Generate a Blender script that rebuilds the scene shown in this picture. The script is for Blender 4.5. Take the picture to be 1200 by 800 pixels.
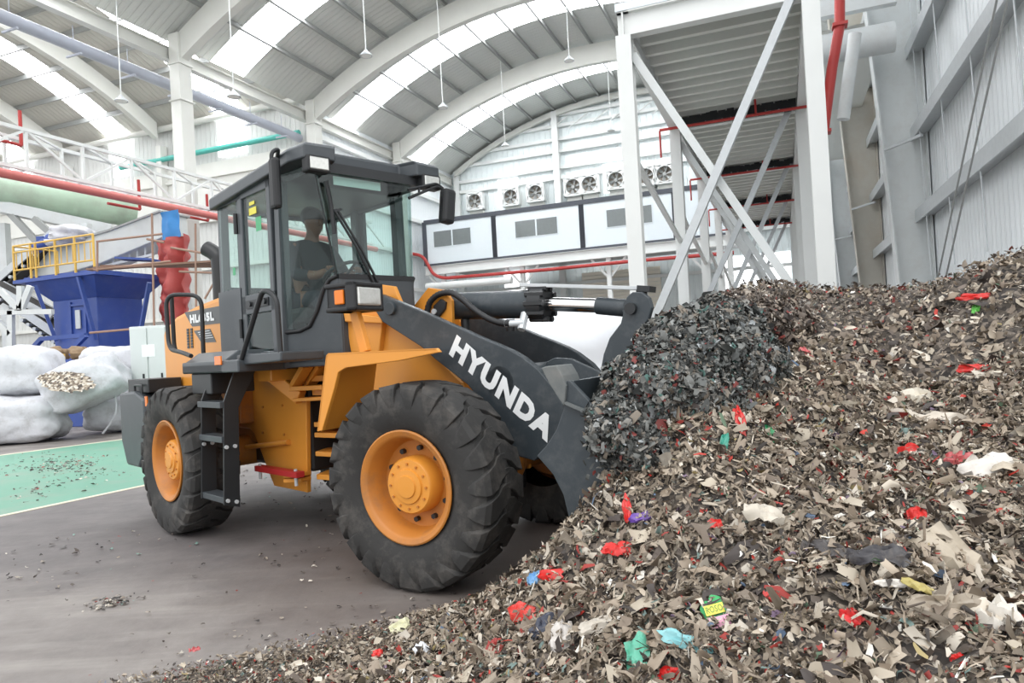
import bpy, bmesh, math, random
import numpy as np
from mathutils import Vector, Matrix, noise

random.seed(7); NP = np.random.default_rng(11)
scene = bpy.context.scene
for o_ in list(bpy.data.objects): bpy.data.objects.remove(o_)
COL = scene.collection
PI = math.pi

# ------------------------------------------------------------------ camera
F_PX, PITCH, ROLL, CAM_H = 822.19, 0.00928, 0.05535, 1.5312
def cam_axes():
    fwd = np.array([0, math.cos(PITCH), math.sin(PITCH)])
    r0 = np.array([1., 0, 0]); u0 = np.cross(r0, fwd)
    return r0*math.cos(ROLL)-u0*math.sin(ROLL), u0*math.cos(ROLL)+r0*math.sin(ROLL), fwd
CR, CU, CF = cam_axes()
cam_d = bpy.data.cameras.new('camera'); cam = bpy.data.objects.new('camera', cam_d); COL.objects.link(cam)
cam_d.sensor_width = 36.0; cam_d.lens = F_PX/1200*36.0; cam_d.clip_start = 0.05; cam_d.clip_end = 400
cam.matrix_world = Matrix(((CR[0], CU[0], -CF[0], 0), (CR[1], CU[1], -CF[1], 0), (CR[2], CU[2], -CF[2], CAM_H), (0, 0, 0, 1)))
scene.camera = cam
# ------------------------------------------------------------------ light
W = bpy.data.worlds.new('overcast_sky'); scene.world = W; W.use_nodes = True
bgn = W.node_tree.nodes['Background']; bgn.inputs[0].default_value = (0.95, 0.975, 1.0, 1); bgn.inputs[1].default_value = 1.3
SKYLIGHT_E = 9.0
sun_d = bpy.data.lights.new('sun', 'SUN'); sun_d.energy = 0.9; sun_d.angle = math.radians(35); sun_d.color = (1, .98, .95)
sun = bpy.data.objects.new('sun', sun_d); COL.objects.link(sun); sun.rotation_euler = (math.radians(38), math.radians(-8), 0)
scene.view_settings.view_transform = 'Standard'; scene.view_settings.look = 'None'
scene.view_settings.gamma = 1; scene.view_settings.use_curve_mapping = False
scene.view_settings.exposure = 0.42

# ------------------------------------------------------------------ frames of reference
class Frame:
    def __init__(s, o, x):
        s.o = np.array(o, float); x = np.array(x, float)
        s.M = np.stack([x, [-x[1], x[0], 0.], [0, 0, 1.]])
    def w(s, P): return np.atleast_2d(np.array(P, float)) @ s.M + s.o
WF = Frame((0, 0, 0), (1, 0, 0))
BF_, BR_, YB = .53222, .78741, .37032
FF = Frame((-.18802, 5.45781, 0), (math.cos(BF_), -math.sin(BF_), 0))      # loader front half: x ahead, y to its left
RF = Frame((-1.42969, 6.18904, 0), (math.cos(BR_), -math.sin(BR_), 0))     # loader rear half, origin at the joint
HF = Frame((0, 0, 0), (1, 0, 0)); HF.M = np.array([[math.sin(YB), math.cos(YB), 0], [math.cos(YB), -math.sin(YB), 0], [0, 0, 1.]])  # hall: x along it, y to the right
def at(fr, px, py, ax, val):
    d = CF*F_PX + CR*(px-600) - CU*(py-400)
    c = fr.M @ (np.array([0, 0, CAM_H])-fr.o); d = fr.M @ d; i = 'xyz'.index(ax)
    return c + (val-c[i])/d[i]*d
def poly(fr, ax, val, pts): return [at(fr, a, b, ax, val) for a, b in pts]

# ------------------------------------------------------------------ mesh builder
class MB:
    def __init__(s, fr=WF): s.v = []; s.f = []; s.m = []; s.fr = fr; s.k = 0
    def add(s, vs, fs):
        n = len(s.v); s.v += [tuple(float(c) for c in v) for v in vs]
        s.f += [tuple(i+n for i in f) for f in fs]; s.m += [s.k]*len(fs); return s
    def box(s, a, b, R=None):
        (x0, y0, z0), (x1, y1, z1) = a, b
        vs = [(x, y, z) for x in (x0, x1) for y in (y0, y1) for z in (z0, z1)]
        if R is not None:
            c = Vector(((x0+x1)/2, (y0+y1)/2, (z0+z1)/2)); vs = [c+R@(Vector(v)-c) for v in vs]
        return s.add(vs, [(0, 1, 3, 2), (4, 6, 7, 5), (0, 4, 5, 1), (2, 3, 7, 6), (0, 2, 6, 4), (1, 5, 7, 3)])
    def cbox(s, c, d, R=None):
        return s.box([c[i]-d[i]/2 for i in range(3)], [c[i]+d[i]/2 for i in range(3)], R)
    def prism(s, pts, vec):
        n = len(pts); p = [np.array(q, float) for q in pts]; vec = np.array(vec, float)
        vs = p+[q+vec for q in p]
        fs = [tuple(range(n))[::-1], tuple(range(n, 2*n))]+[(i, (i+1) % n, n+(i+1) % n, n+i) for i in range(n)]
        return s.add(vs, fs)
    def bar(s, a, b, w, h, up=(0, 0, 1)):
        a = Vector(a); b = Vector(b); d = (b-a).normalized(); up = Vector(up)
        if abs(d.dot(up)) > .98: up = Vector((1, 0, 0))
        sd = d.cross(up).normalized(); u = sd.cross(d).normalized()
        vs = [p+sd*(i*w/2)+u*(j*h/2) for p in (a, b) for i, j in ((-1, -1), (1, -1), (1, 1), (-1, 1))]
        return s.add(vs, [(3, 2, 1, 0), (4, 5, 6, 7)]+[(i, (i+1) % 4, 4+(i+1) % 4, 4+i) for i in range(4)])
    def ibeam(s, a, b, w, h, t=.02, up=(0, 0, 1)):
        a = Vector(a); b = Vector(b); d = (b-a).normalized(); up = Vector(up)
        if abs(d.dot(up)) > .98: up = Vector((1, 0, 0))
        sd = d.cross(up).normalized(); u = sd.cross(d).normalized(); t2 = t*.7
        sec = [(-w/2, -h/2), (w/2, -h/2), (w/2, -h/2+t), (t2, -h/2+t), (t2, h/2-t), (w/2, h/2-t), (w/2, h/2), (-w/2, h/2), (-w/2, h/2-t), (-t2, h/2-t), (-t2, -h/2+t), (-w/2, -h/2+t)]
        n = 12; vs = [p+sd*i+u*j for p in (a, b) for i, j in sec]
        return s.add(vs, [tuple(range(n))[::-1], tuple(range(n, 2*n))]+[(i, (i+1) % n, n+(i+1) % n, n+i) for i in range(n)])
    def tube(s, path, r, seg=10, cap=True):
        P = [Vector(p) for p in path]; n = len(P); rings = []
        rr = r if isinstance(r, (list, tuple)) else [r]*n
        t = (P[1]-P[0]).normalized(); up = Vector((0, 0, 1)) if abs(t.z) < .9 else Vector((1, 0, 0))
        nrm = (up-t*up.dot(t)).normalized(); vs = []
        for i in range(n):
            t = ((P[min(i+1, n-1)]-P[max(i-1, 0)])).normalized()
            nrm = (nrm-t*nrm.dot(t)).normalized(); b = t.cross(nrm)
            vs += [P[i]+(nrm*math.cos(2*PI*k/seg)+b*math.sin(2*PI*k/seg))*rr[i] for k in range(seg)]
        fs = [(i*seg+k, i*seg+(k+1) % seg, (i+1)*seg+(k+1) % seg, (i+1)*seg+k) for i in range(n-1) for k in range(seg)]
        if cap: fs += [tuple(range(seg))[::-1], tuple(range((n-1)*seg, n*seg))]
        return s.add(vs, fs)
    def lathe(s, prof, c=(0, 0, 0), axis='y', seg=48, a0=0, a1=2*PI):
        full = abs(a1-a0-2*PI) < 1e-6; m = seg if full else seg+1; vs = []
        for q, r in prof:
            for k in range(m):
                a = a0+(a1-a0)*k/seg; C, S = r*math.cos(a), r*math.sin(a)
                vs.append({'y': (c[0]+C, c[1]+q, c[2]+S), 'z': (c[0]+C, c[1]+S, c[2]+q), 'x': (c[0]+q, c[1]+C, c[2]+S)}[axis])
        n = len(prof); fs = []
        for i in range(n-1):
            for k in range(seg):
                k2 = (k+1) % m; fs.append((i*m+k, i*m+k2, (i+1)*m+k2, (i+1)*m+k))
        return s.add(vs, fs)
    def cyl(s, a, b, r, seg=20): return s.tube([a, b], r, seg)
    def build(s, name, mat, parent=None, smooth=None, bevel=0, root=None):
        me = bpy.data.meshes.new(name)
        P = s.fr.w(s.v)
        o = bpy.data.objects.new(name, me); COL.objects.link(o)
        if parent is not None:
            base = parent
            while base.parent: base = base.parent
            off = np.array(base.location)
            o.parent = parent
        else:
            off = np.array(root if root is not None else (P.mean(0)[0], P.mean(0)[1], P[:, 2].min())); o.location = off
        me.from_pydata((P-off).tolist(), [], s.f)
        for mt in (mat if isinstance(mat, (list, tuple)) else [mat]): me.materials.append(mt)
        if any(s.m): me.polygons.foreach_set('material_index', s.m)
        b = bmesh.new(); b.from_mesh(me); bmesh.ops.recalc_face_normals(b, faces=b.faces); b.to_mesh(me); b.free()
        if smooth is not None:
            me.polygons.foreach_set('use_smooth', [True]*len(me.polygons)); me.set_sharp_from_angle(angle=math.radians(smooth))
        if bevel:
            m = o.modifiers.new('bevel', 'BEVEL'); m.width = bevel; m.segments = 2; m.limit_method = 'ANGLE'; m.angle_limit = math.radians(40); m.harden_normals = False
        return o
def tag(o, label=None, cat=None, group=None, kind=None):
    if label: o['label'] = label
    if cat: o['category'] = cat
    if group: o['group'] = group
    if kind: o['kind'] = kind
    return o
def thing(name, loc, label, cat, group=None):
    o = bpy.data.objects.new(name, None); COL.objects.link(o); o.location = loc; o.empty_display_size = .2
    return tag(o, label, cat, group)
def struct(o): o['kind'] = 'structure'; return o
def smooth_path(pts, n=8):
    P = [Vector(p) for p in pts]; out = []
    for i in range(len(P)-1):
        a, b, c, d = P[max(i-1, 0)], P[i], P[i+1], P[min(i+2, len(P)-1)]
        for k in range(n):
            t = k/n; out.append(.5*((2*b)+(c-a)*t+(2*a-5*b+4*c-d)*t*t+(3*b-a-3*c+d)*t**3))
    return out+[P[-1]]
def round_path(pts, r, n=5):
    P = [Vector(p) for p in pts]; out = [P[0]]
    for i in range(1, len(P)-1):
        a = (P[i-1]-P[i]); b = (P[i+1]-P[i]); q = min(r, a.length*.45, b.length*.45)
        s_, e = P[i]+a.normalized()*q, P[i]+b.normalized()*q
        for k in range(n+1):
            t = k/n; out.append(s_*(1-t)**2+P[i]*2*t*(1-t)+e*t*t)
    return out+[P[-1]]
def glyphs(body, offset=.0):
    cu = bpy.data.curves.new('lettering', 'FONT'); cu.body = body; cu.size = 1; cu.offset = offset; cu.resolution_u = 3; cu.space_character = 1.0+offset*2.6
    ob = bpy.data.objects.new('lettering', cu); COL.objects.link(ob)
    dg = bpy.context.evaluated_depsgraph_get(); me = bpy.data.meshes.new_from_object(ob.evaluated_get(dg))
    V = np.array([v.co[:2] for v in me.vertices]); Fc = [tuple(p.vertices) for p in me.polygons]
    bpy.data.objects.remove(ob); bpy.data.meshes.remove(me)
    V = (V-V.min(0))/(V.max(0)-V.min(0)); return V, Fc
def lettering(mb, body, p0, px, pz, offset=.02, lift=(0, 0, 0)):
    V, Fc = glyphs(body, offset); p0, px, pz, lift = (np.array(a, float) for a in (p0, px, pz, lift))
    return mb.add([p0+lift+px*a+pz*b for a, b in V], Fc)

# ------------------------------------------------------------------ materials
def nodes(name):
    m = bpy.data.materials.new(name); m.use_nodes = True; nt = m.node_tree; return m, nt, nt.nodes['Principled BSDF']
def lin(r, g, b):
    f = lambda c: (c/255/12.92) if c/255 <= .04045 else ((c/255+.055)/1.055)**2.4
    return (f(r), f(g), f(b), 1)
def paint(name, rgb, rough=.45, metal=0., var=.12, scale=6., bump=0., dust=None, dust_amt=.35, spec=.5, dscale=3.):
    m, nt, b = nodes(name); N, L = nt.nodes, nt.links
    tc = N.new('ShaderNodeTexCoord'); nz = N.new('ShaderNodeTexNoise'); nz.inputs['Scale'].default_value = scale; nz.inputs['Detail'].default_value = 6
    L.new(tc.outputs['Object'], nz.inputs['Vector'])
    c = lin(*rgb); mx = N.new('ShaderNodeMix'); mx.data_type = 'RGBA'
    mx.inputs[6].default_value = tuple(x*(1-var) for x in c[:3])+(1,); mx.inputs[7].default_value = tuple(min(1, x*(1+var)) for x in c[:3])+(1,)
    L.new(nz.outputs['Fac'], mx.inputs[0]); out = mx.outputs[2]
    if dust:
        n2 = N.new('ShaderNodeTexNoise'); n2.inputs['Scale'].default_value = dscale; n2.inputs['Detail'].default_value = 10; n2.inputs['Roughness'].default_value = .7
        L.new(tc.outputs['Object'], n2.inputs['Vector'])
        rp = N.new('ShaderNodeValToRGB'); rp.color_ramp.elements[0].position = .48; rp.color_ramp.elements[1].position = .75
        rp.color_ramp.elements[1].color = (dust_amt,)*3+(1,); L.new(n2.outputs['Fac'], rp.inputs[0])
        m2 = N.new('ShaderNodeMix'); m2.data_type = 'RGBA'; m2.inputs[7].default_value = lin(*dust)
        L.new(rp.outputs[0], m2.inputs[0]); L.new(out, m2.inputs[6]); out = m2.outputs[2]
    L.new(out, b.inputs['Base Color'])
    b.inputs['Roughness'].default_value = rough; b.inputs['Metallic'].default_value = metal; b.inputs['Specular IOR Level'].default_value = spec
    if bump:
        bp_ = N.new('ShaderNodeBump'); bp_.inputs['Strength'].default_value = bump; bp_.inputs['Distance'].default_value = .02
        L.new(nz.outputs['Fac'], bp_.inputs['Height']); L.new(bp_.outputs[0], b.inputs['Normal'])
    return m
def sheet(name, rgb, axis, period, rough=.5, depth=.03, var=.06):
    """ribbed cladding sheet: ribs repeat along one hall axis"""
    m, nt, b = nodes(name); N, L = nt.nodes, nt.links
    ge = N.new('ShaderNodeNewGeometry'); dt = N.new('ShaderNodeVectorMath'); dt.operation = 'DOT_PRODUCT'; dt.inputs[1].default_value = tuple(HF.M['xyz'.index(axis)])
    L.new(ge.outputs['Position'], dt.inputs[0])
    ml = N.new('ShaderNodeMath'); ml.operation = 'MULTIPLY'; ml.inputs[1].default_value = 2*PI/period; L.new(dt.outputs['Value'], ml.inputs[0])
    sn = N.new('ShaderNodeMath'); sn.operation = 'SINE'; L.new(ml.outputs[0], sn.inputs[0])
    rp = N.new('ShaderNodeValToRGB'); rp.color_ramp.elements[0].position = .55; rp.color_ramp.elements[1].position = .85; L.new(sn.outputs[0], rp.inputs[0])
    bm_ = N.new('ShaderNodeBump'); bm_.inputs['Strength'].default_value = 1; bm_.inputs['Distance'].default_value = depth; L.new(rp.outputs[0], bm_.inputs['Height']); L.new(bm_.outputs[0], b.inputs['Normal'])
    nz = N.new('ShaderNodeTexNoise'); nz.inputs['Scale'].default_value = .35; nz.inputs['Detail'].default_value = 5; L.new(ge.outputs['Position'], nz.inputs['Vector'])
    c = lin(*rgb); mx = N.new('ShaderNodeMix'); mx.data_type = 'RGBA'
    mx.inputs[6].default_value = tuple(x*(1-var) for x in c[:3])+(1,); mx.inputs[7].default_value = tuple(min(1, x*(1+var)) for x in c[:3])+(1,); L.new(nz.outputs['Fac'], mx.inputs[0]); L.new(mx.outputs[2], b.inputs['Base Color'])
    b.inputs['Roughness'].default_value = rough
    return m
def emit(name, rgb, e):
    m, nt, b = nodes(name); b.inputs['Base Color'].default_value = lin(*rgb); b.inputs['Emission Color'].default_value = lin(*rgb); b.inputs['Emission Strength'].default_value = e; return m
def glass(name, tint, refl=1.0):
    m, nt, b = nodes(name); N, L = nt.nodes, nt.links; N.remove(b)
    tr = N.new('ShaderNodeBsdfTransparent'); tr.inputs[0].default_value = tint; gl = N.new('ShaderNodeBsdfGlossy'); gl.inputs['Roughness'].default_value = .02
    ge = N.new('ShaderNodeNewGeometry'); dp = N.new('ShaderNodeVectorMath'); dp.operation = 'DOT_PRODUCT'; L.new(ge.outputs['Incoming'], dp.inputs[0]); L.new(ge.outputs['Normal'], dp.inputs[1])
    ab = N.new('ShaderNodeMath'); ab.operation = 'ABSOLUTE'; L.new(dp.outputs['Value'], ab.inputs[0]); iv = N.new('ShaderNodeMath'); iv.operation = 'SUBTRACT'; iv.inputs[0].default_value = 1; L.new(ab.outputs[0], iv.inputs[1])
    pw = N.new('ShaderNodeMath'); pw.operation = 'POWER'; pw.inputs[1].default_value = 5; L.new(iv.outputs[0], pw.inputs[0]); ms = N.new('ShaderNodeMixShader')
    mu = N.new('ShaderNodeMath'); mu.operation = 'MULTIPLY_ADD'; mu.inputs[1].default_value = .5*refl; mu.inputs[2].default_value = .03*refl; mu.use_clamp = True; L.new(pw.outputs[0], mu.inputs[0])
    L.new(mu.outputs[0], ms.inputs[0]); L.new(tr.outputs[0], ms.inputs[1]); L.new(gl.outputs[0], ms.inputs[2]); L.new(ms.outputs[0], N['Material Output'].inputs[0]); return m
def carpet(name, cols, scale, rough=.9, bump=.6, dist=.05):
    m, nt, b = nodes(name); N, L = nt.nodes, nt.links
    ge = N.new('ShaderNodeNewGeometry'); vo = N.new('ShaderNodeTexVoronoi'); vo.inputs['Scale'].default_value = scale; vo.inputs['Randomness'].default_value = 1
    L.new(ge.outputs['Position'], vo.inputs['Vector']); sp = N.new('ShaderNodeSeparateColor'); L.new(vo.outputs['Color'], sp.inputs[0])
    rp = N.new('ShaderNodeValToRGB'); cr = rp.color_ramp; cr.interpolation = 'CONSTANT'
    while len(cr.elements) < len(cols): cr.elements.new(.5)
    for i, c in enumerate(cols): cr.elements[i].position = i/len(cols); cr.elements[i].color = lin(*c)
    L.new(sp.outputs[0], rp.inputs[0]); L.new(rp.outputs[0], b.inputs['Base Color']); b.inputs['Roughness'].default_value = rough
    bm_ = N.new('ShaderNodeBump'); bm_.inputs['Strength'].default_value = bump; bm_.inputs['Distance'].default_value = dist; L.new(sp.outputs[1], bm_.inputs['Height']); L.new(bm_.outputs[0], b.inputs['Normal'])
    return m
M = {}
M['white_steel'] = paint('white_steel', (222, 224, 222), .5, var=.05, scale=2)
M['cream_steel'] = paint('cream_steel', (214, 214, 208), .5, var=.05, scale=1.5)
M['grey_steel'] = paint('grey_steel', (208, 212, 212), .45, var=.06, scale=2, dust=(170, 160, 150), dust_amt=.25)
M['galv'] = paint('galvanised_steel', (192, 196, 198), .4, metal=.15, var=.12, scale=12)
M['purlin'] = paint('purlin_steel', (150, 152, 150), .5, var=.08)
M['roof'] = sheet('roof_sheet', (206, 207, 203), 'x', .3, depth=.03)
M['roof_side'] = sheet('side_hall_roof_sheet', (196, 194, 186), 'y', .3, depth=.03)
M['wall_x'] = sheet('end_wall_sheet', (222, 230, 230), 'y', .4, depth=.02)
M['wall_y'] = sheet('side_wall_sheet', (236, 240, 242), 'x', .25, depth=.03)
M['wall_left'] = sheet('left_wall_sheet', (205, 206, 203), 'y', .3, depth=.03)
M['skylight'] = emit('daylight_sheet', (250, 252, 255), SKYLIGHT_E)
M['dayopen'] = emit('daylight_opening', (250, 252, 255), 1.6)
M['panel_white'] = paint('cabin_panel', (222, 230, 234), .4, var=.02)
M['panel_dark'] = paint('cabin_trim', (72, 76, 84), .5, var=.05)
M['win_grey'] = paint('cabin_window_pane', (120, 126, 126), .15, var=.1)
M['red_pipe'] = paint('red_fire_pipe', (176, 56, 52), .4, var=.08)
M['pink_pipe'] = paint('faded_red_pipe', (200, 112, 106), .45, var=.08)
M['blue_grey_pipe'] = paint('blue_grey_pipe', (176, 180, 192), .35, var=.05)
M['teal'] = paint('teal_pipe', (80, 176, 164), .45, var=.08)
M['black'] = paint('black_steel', (34, 36, 38), .45, var=.15)
M['black_plastic'] = paint('black_plastic', (30, 31, 33), .5, var=.1)
M['cab_grey'] = paint('cab_grey_paint', (62, 67, 71), .4, var=.08, dust=(120, 120, 118), dust_amt=.12)
M['loader_grey'] = paint('loader_grey_paint', (52, 59, 64), .42, var=.12, scale=4, dust=(130, 130, 128), dust_amt=.2, dscale=9)
M['loader_grey_dusty'] = paint('dusty_grey_paint', (96, 100, 100), .7, var=.12, scale=10, dust=(140, 136, 130), dust_amt=.5)
M['orange'] = paint('orange_paint', (216, 144, 54), .38, var=.07, scale=3, dust=(160, 120, 80), dust_amt=.16)
M['orange_dirty'] = paint('dusty_orange_paint', (186, 118, 46), .5, var=.14, scale=5, dust=(112, 92, 76), dust_amt=.7)
M['rubber'] = paint('tyre_rubber', (44, 43, 42), .75, var=.2, scale=14, bump=.25, dust=(112, 106, 100), dust_amt=.5, dscale=5)
M['chrome'] = paint('chrome_rod', (225, 225, 225), .12, metal=1.0, var=.03)
M['white_paint'] = paint('white_lettering', (232, 234, 234), .5, var=.04)
M['red_paint'] = paint('red_paint', (170, 40, 40), .45, var=.1)
M['amber'] = paint('amber_lens', (225, 120, 30), .2, var=.1)
M['lens'] = paint('clear_lamp_lens', (205, 205, 200), .08, metal=.55, var=.2, scale=60)
M['glass'] = glass('cab_glass', (.88, .95, .935, 1), 1.0)
M['blue'] = paint('blue_machine_paint', (52, 78, 150), .45, var=.1, scale=2, dust=(110, 120, 150), dust_amt=.25)
M['yellow'] = paint('yellow_rail_paint', (218, 178, 86), .45, var=.08)
M['cabinet'] = paint('cabinet_paint', (204, 209, 208), .45, var=.03)
M['green_tank'] = paint('pale_green_drum', (168, 190, 168), .5, var=.08, scale=2, dust=(130, 120, 110), dust_amt=.45, dscale=1.2)
M['tarp_red'] = paint('red_tarpaulin', (170, 74, 70), .5, var=.14, scale=3)
M['tarp_blue'] = paint('blue_tarpaulin', (52, 128, 190), .5, var=.1, scale=3)
M['bag'] = paint('woven_white_bag', (206, 207, 212), .6, var=.08, scale=9, bump=.7, dust=(140, 136, 132), dust_amt=.6, dscale=3)
M['conv_grey'] = paint('conveyor_cover', (200, 203, 200), .5, var=.05, dust=(165, 160, 155), dust_amt=.3)
M['dark_belt'] = paint('conveyor_belt', (60, 58, 56), .8, var=.2)
M['skin'] = paint('skin', (120, 84, 66), .55, var=.06)
M['hair'] = paint('black_hair', (22, 20, 20), .6, var=.2, scale=40)
M['shirt'] = paint('dark_shirt', (46, 50, 56), .85, var=.1)
M['vest'] = paint('pale_vest', (205, 210, 212), .8, var=.06)
M['trousers'] = paint('dark_trousers', (38, 42, 52), .85, var=.1)
M['seat'] = paint('seat_fabric', (62, 64, 66), .85, var=.1)
# ================================================================== SETTING
# floor ----------------------------------------------------------------
def floor_mat():
    m, nt, b = nodes('concrete_floor'); N, L = nt.nodes, nt.links
    ge = N.new('ShaderNodeNewGeometry')
    def nz(s, d=8, r=.6, mp=None):
        n = N.new('ShaderNodeTexNoise'); n.inputs['Scale'].default_value = s; n.inputs['Detail'].default_value = d; n.inputs['Roughness'].default_value = r
        if mp:
            q = N.new('ShaderNodeMapping'); q.inputs['Rotation'].default_value = (0, 0, mp[0]); q.inputs['Scale'].default_value = (mp[1], mp[2], 1); L.new(ge.outputs['Position'], q.inputs[0]); L.new(q.outputs[0], n.inputs['Vector'])
        else: L.new(ge.outputs['Position'], n.inputs['Vector'])
        return n
    def ramp(src, stops):
        r = N.new('ShaderNodeValToRGB'); e = r.color_ramp.elements
        while len(e) < len(stops): e.new(.5)
        for i, (p, c) in enumerate(stops): e[i].position = p; e[i].color = lin(*c) if len(c) == 3 else (c[0],)*3+(1,)
        L.new(src, r.inputs[0]); return r
    def mix(f, a, bb):
        x = N.new('ShaderNodeMix'); x.data_type = 'RGBA'; L.new(f, x.inputs[0])
        (L.new(a, x.inputs[6]) if hasattr(a, 'node') else None); 
        if hasattr(bb, 'node'): L.new(bb, x.inputs[7])
        else: x.inputs[7].default_value = lin(*bb)
        return x.outputs[2]
    base = ramp(nz(1.1, 9, .65).outputs['Fac'], [(.3, (104, 98, 96)), (.55, (132, 126, 122)), (.75, (154, 147, 142))]).outputs[0]
    streak = ramp(nz(1.0, 6, .6, (-.5, .6, 4)).outputs['Fac'], [(.5, (0,)), (.8, (.45,))]).outputs[0]
    c = mix(streak, base, (184, 178, 170))
    # dark tyre-worn band across the left of the floor
    dp = N.new('ShaderNodeVectorMath'); dp.operation = 'DOT_PRODUCT'; dp.inputs[1].default_value = (.18, .98, 0); L.new(ge.outputs['Position'], dp.inputs[0])
    n3 = nz(.9, 5); ad = N.new('ShaderNodeMath'); ad.operation = 'MULTIPLY_ADD'; ad.inputs[1].default_value = 1.2; L.new(n3.outputs['Fac'], ad.inputs[0]); L.new(dp.outputs['Value'], ad.inputs[2])
    mr = N.new('ShaderNodeMapRange'); mr.inputs['From Min'].default_value = 4.6; mr.inputs['From Max'].default_value = 5.6; L.new(ad.outputs[0], mr.inputs['Value'])
    mr2 = N.new('ShaderNodeMapRange'); mr2.inputs['From Min'].default_value = 10.5; mr2.inputs['From Max'].default_value = 8.2; L.new(ad.outputs[0], mr2.inputs['Value'])
    mm = N.new('ShaderNodeMath'); mm.operation = 'MULTIPLY'; L.new(mr.outputs[0], mm.inputs[0]); L.new(mr2.outputs[0], mm.inputs[1])
    m3 = N.new('ShaderNodeMath'); m3.operation = 'MULTIPLY'; m3.inputs[1].default_value = .72; L.new(mm.outputs[0], m3.inputs[0])
    dk = ramp(nz(3, 8, .7).outputs['Fac'], [(.3, (74, 70, 72)), (.7, (104, 99, 99))]).outputs[0]
    c = mix(m3.outputs[0], c, dk)
    # browner, darker floor tone centred under the machine, fading outward raggedly
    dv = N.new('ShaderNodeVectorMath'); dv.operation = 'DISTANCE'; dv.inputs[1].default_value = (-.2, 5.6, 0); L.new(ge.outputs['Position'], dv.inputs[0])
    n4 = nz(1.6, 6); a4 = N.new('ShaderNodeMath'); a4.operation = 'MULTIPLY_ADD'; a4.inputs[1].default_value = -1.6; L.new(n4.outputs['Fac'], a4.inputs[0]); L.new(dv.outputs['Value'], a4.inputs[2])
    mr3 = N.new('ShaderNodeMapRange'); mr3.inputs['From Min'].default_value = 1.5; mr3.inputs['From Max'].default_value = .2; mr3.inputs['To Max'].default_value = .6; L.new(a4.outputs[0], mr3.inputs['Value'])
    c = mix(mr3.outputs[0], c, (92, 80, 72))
    L.new(c, b.inputs['Base Color']); b.inputs['Roughness'].default_value = .62
    bp_ = N.new('ShaderNodeBump'); bp_.inputs['Strength'].default_value = .25; bp_.inputs['Distance'].default_value = .01; L.new(nz(18, 6).outputs['Fac'], bp_.inputs['Height']); L.new(bp_.outputs[0], b.inputs['Normal'])
    return m
U_END, V_L, V_R, Z_E = 45.2, -21.0, 3.25, 14.0
fl = MB(HF).box((-25, -60, -.2), (46, 12, 0)).build('floor', floor_mat()); struct(fl)
M['green_floor'] = paint('green_floor_paint', (100, 152, 130), .5, var=.07, scale=2, dust=(150, 140, 132), dust_amt=.55, dscale=1.6)
M['cream_line'] = paint('cream_floor_line', (214, 206, 184), .6, var=.08)
ga, gb = at(HF, 0, 534, 'z', 0), at(HF, 160, 513, 'z', 0); gc, gd = at(HF, 0, 604, 'z', 0), at(HF, 170, 568, 'z', 0)
def ext(p, q, t): return p+(q-p)*t
def strip(fr, a, b, c, d, z0, z1): 
    m = MB(fr); m.prism([(p[0], p[1], z0) for p in (a, b, c, d)], (0, 0, z1-z0)); return m
A0, A1, B0, B1 = ext(ga, gb, -2.2), ext(ga, gb, 3.0), ext(gc, gd, -2.5), ext(gc, gd, 2.6)
struct(strip(HF, A0, A1, B1, B0, 0, .004).build('painted_walkway', M['green_floor'], fl))
nrm = (gc-ga)/np.linalg.norm(gc-ga)
struct(strip(HF, A0-nrm*.14, A1-nrm*.14, A1, A0, 0, .006).build('walkway_line', M['cream_line'], fl))
struct(strip(HF, B0, B1, B1+nrm*.1, B0+nrm*.1, 0, .006).build('walkway_line', M['cream_line'], fl))

# nave roof --------------------------------------------------------------
VC, RAD, ZC = -8.9, 22.9, 17.85
def zr(v): return ZC-RAD+math.sqrt(RAD*RAD-(v-VC)**2)
def arc(v0, v1, n=24, dz=0): return [(v0+(v1-v0)*i/n, zr(v0+(v1-v0)*i/n)+dz) for i in range(n+1)]
def shell(mb, u0, u1, prof, t=.06):
    """roof sheet between two u stations following a (v, z) profile"""
    n = len(prof); vs = [(u, v, z+k) for u in (u0, u1) for k in (0, t) for v, z in prof]
    fs = []
    for i in range(n-1):
        fs += [(i, i+1, 2*n+i+1, 2*n+i), (n+i, 3*n+i, 3*n+i+1, n+i+1)]
    return mb.add(vs, fs)
RIBS = [12.4, 20.6, 28.8, 37.0, 45.0]
SKY = [(14.6, 16.4), (22.7, 24.6), (31.1, 33.2), (39.5, 41.6)]
prof = arc(V_L-.5, V_R+.3, 32)
mb = MB(HF); us = [9.5]
for a, b in SKY: shell(mb, us[-1], a, prof); us.append(b)
shell(mb, us[-1], U_END+.2, prof)
ceil = mb.build('ceiling', M['roof'], smooth=30); struct(ceil)
for i, (a, b) in enumerate(SKY):
    struct(shell(MB(HF), a, b, arc(V_L-.5, -.5, 26)).build('window_%d' % (i+1), M['skylight'], smooth=30))
    struct(shell(MB(HF), a, b, arc(-.5, V_R+.3, 6)).build('ceiling', M['roof'], ceil, smooth=30))
for k in range(15):
    v = V_L+1.3+k*1.55
    t = (v-VC)/RAD
    z = zr(v)-.13
    struct(MB(HF).bar((9.5, v, z), (U_END, v, z), .09, .24, up=(0, t, 1)).build('purlin', M['purlin'], ceil))
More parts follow.
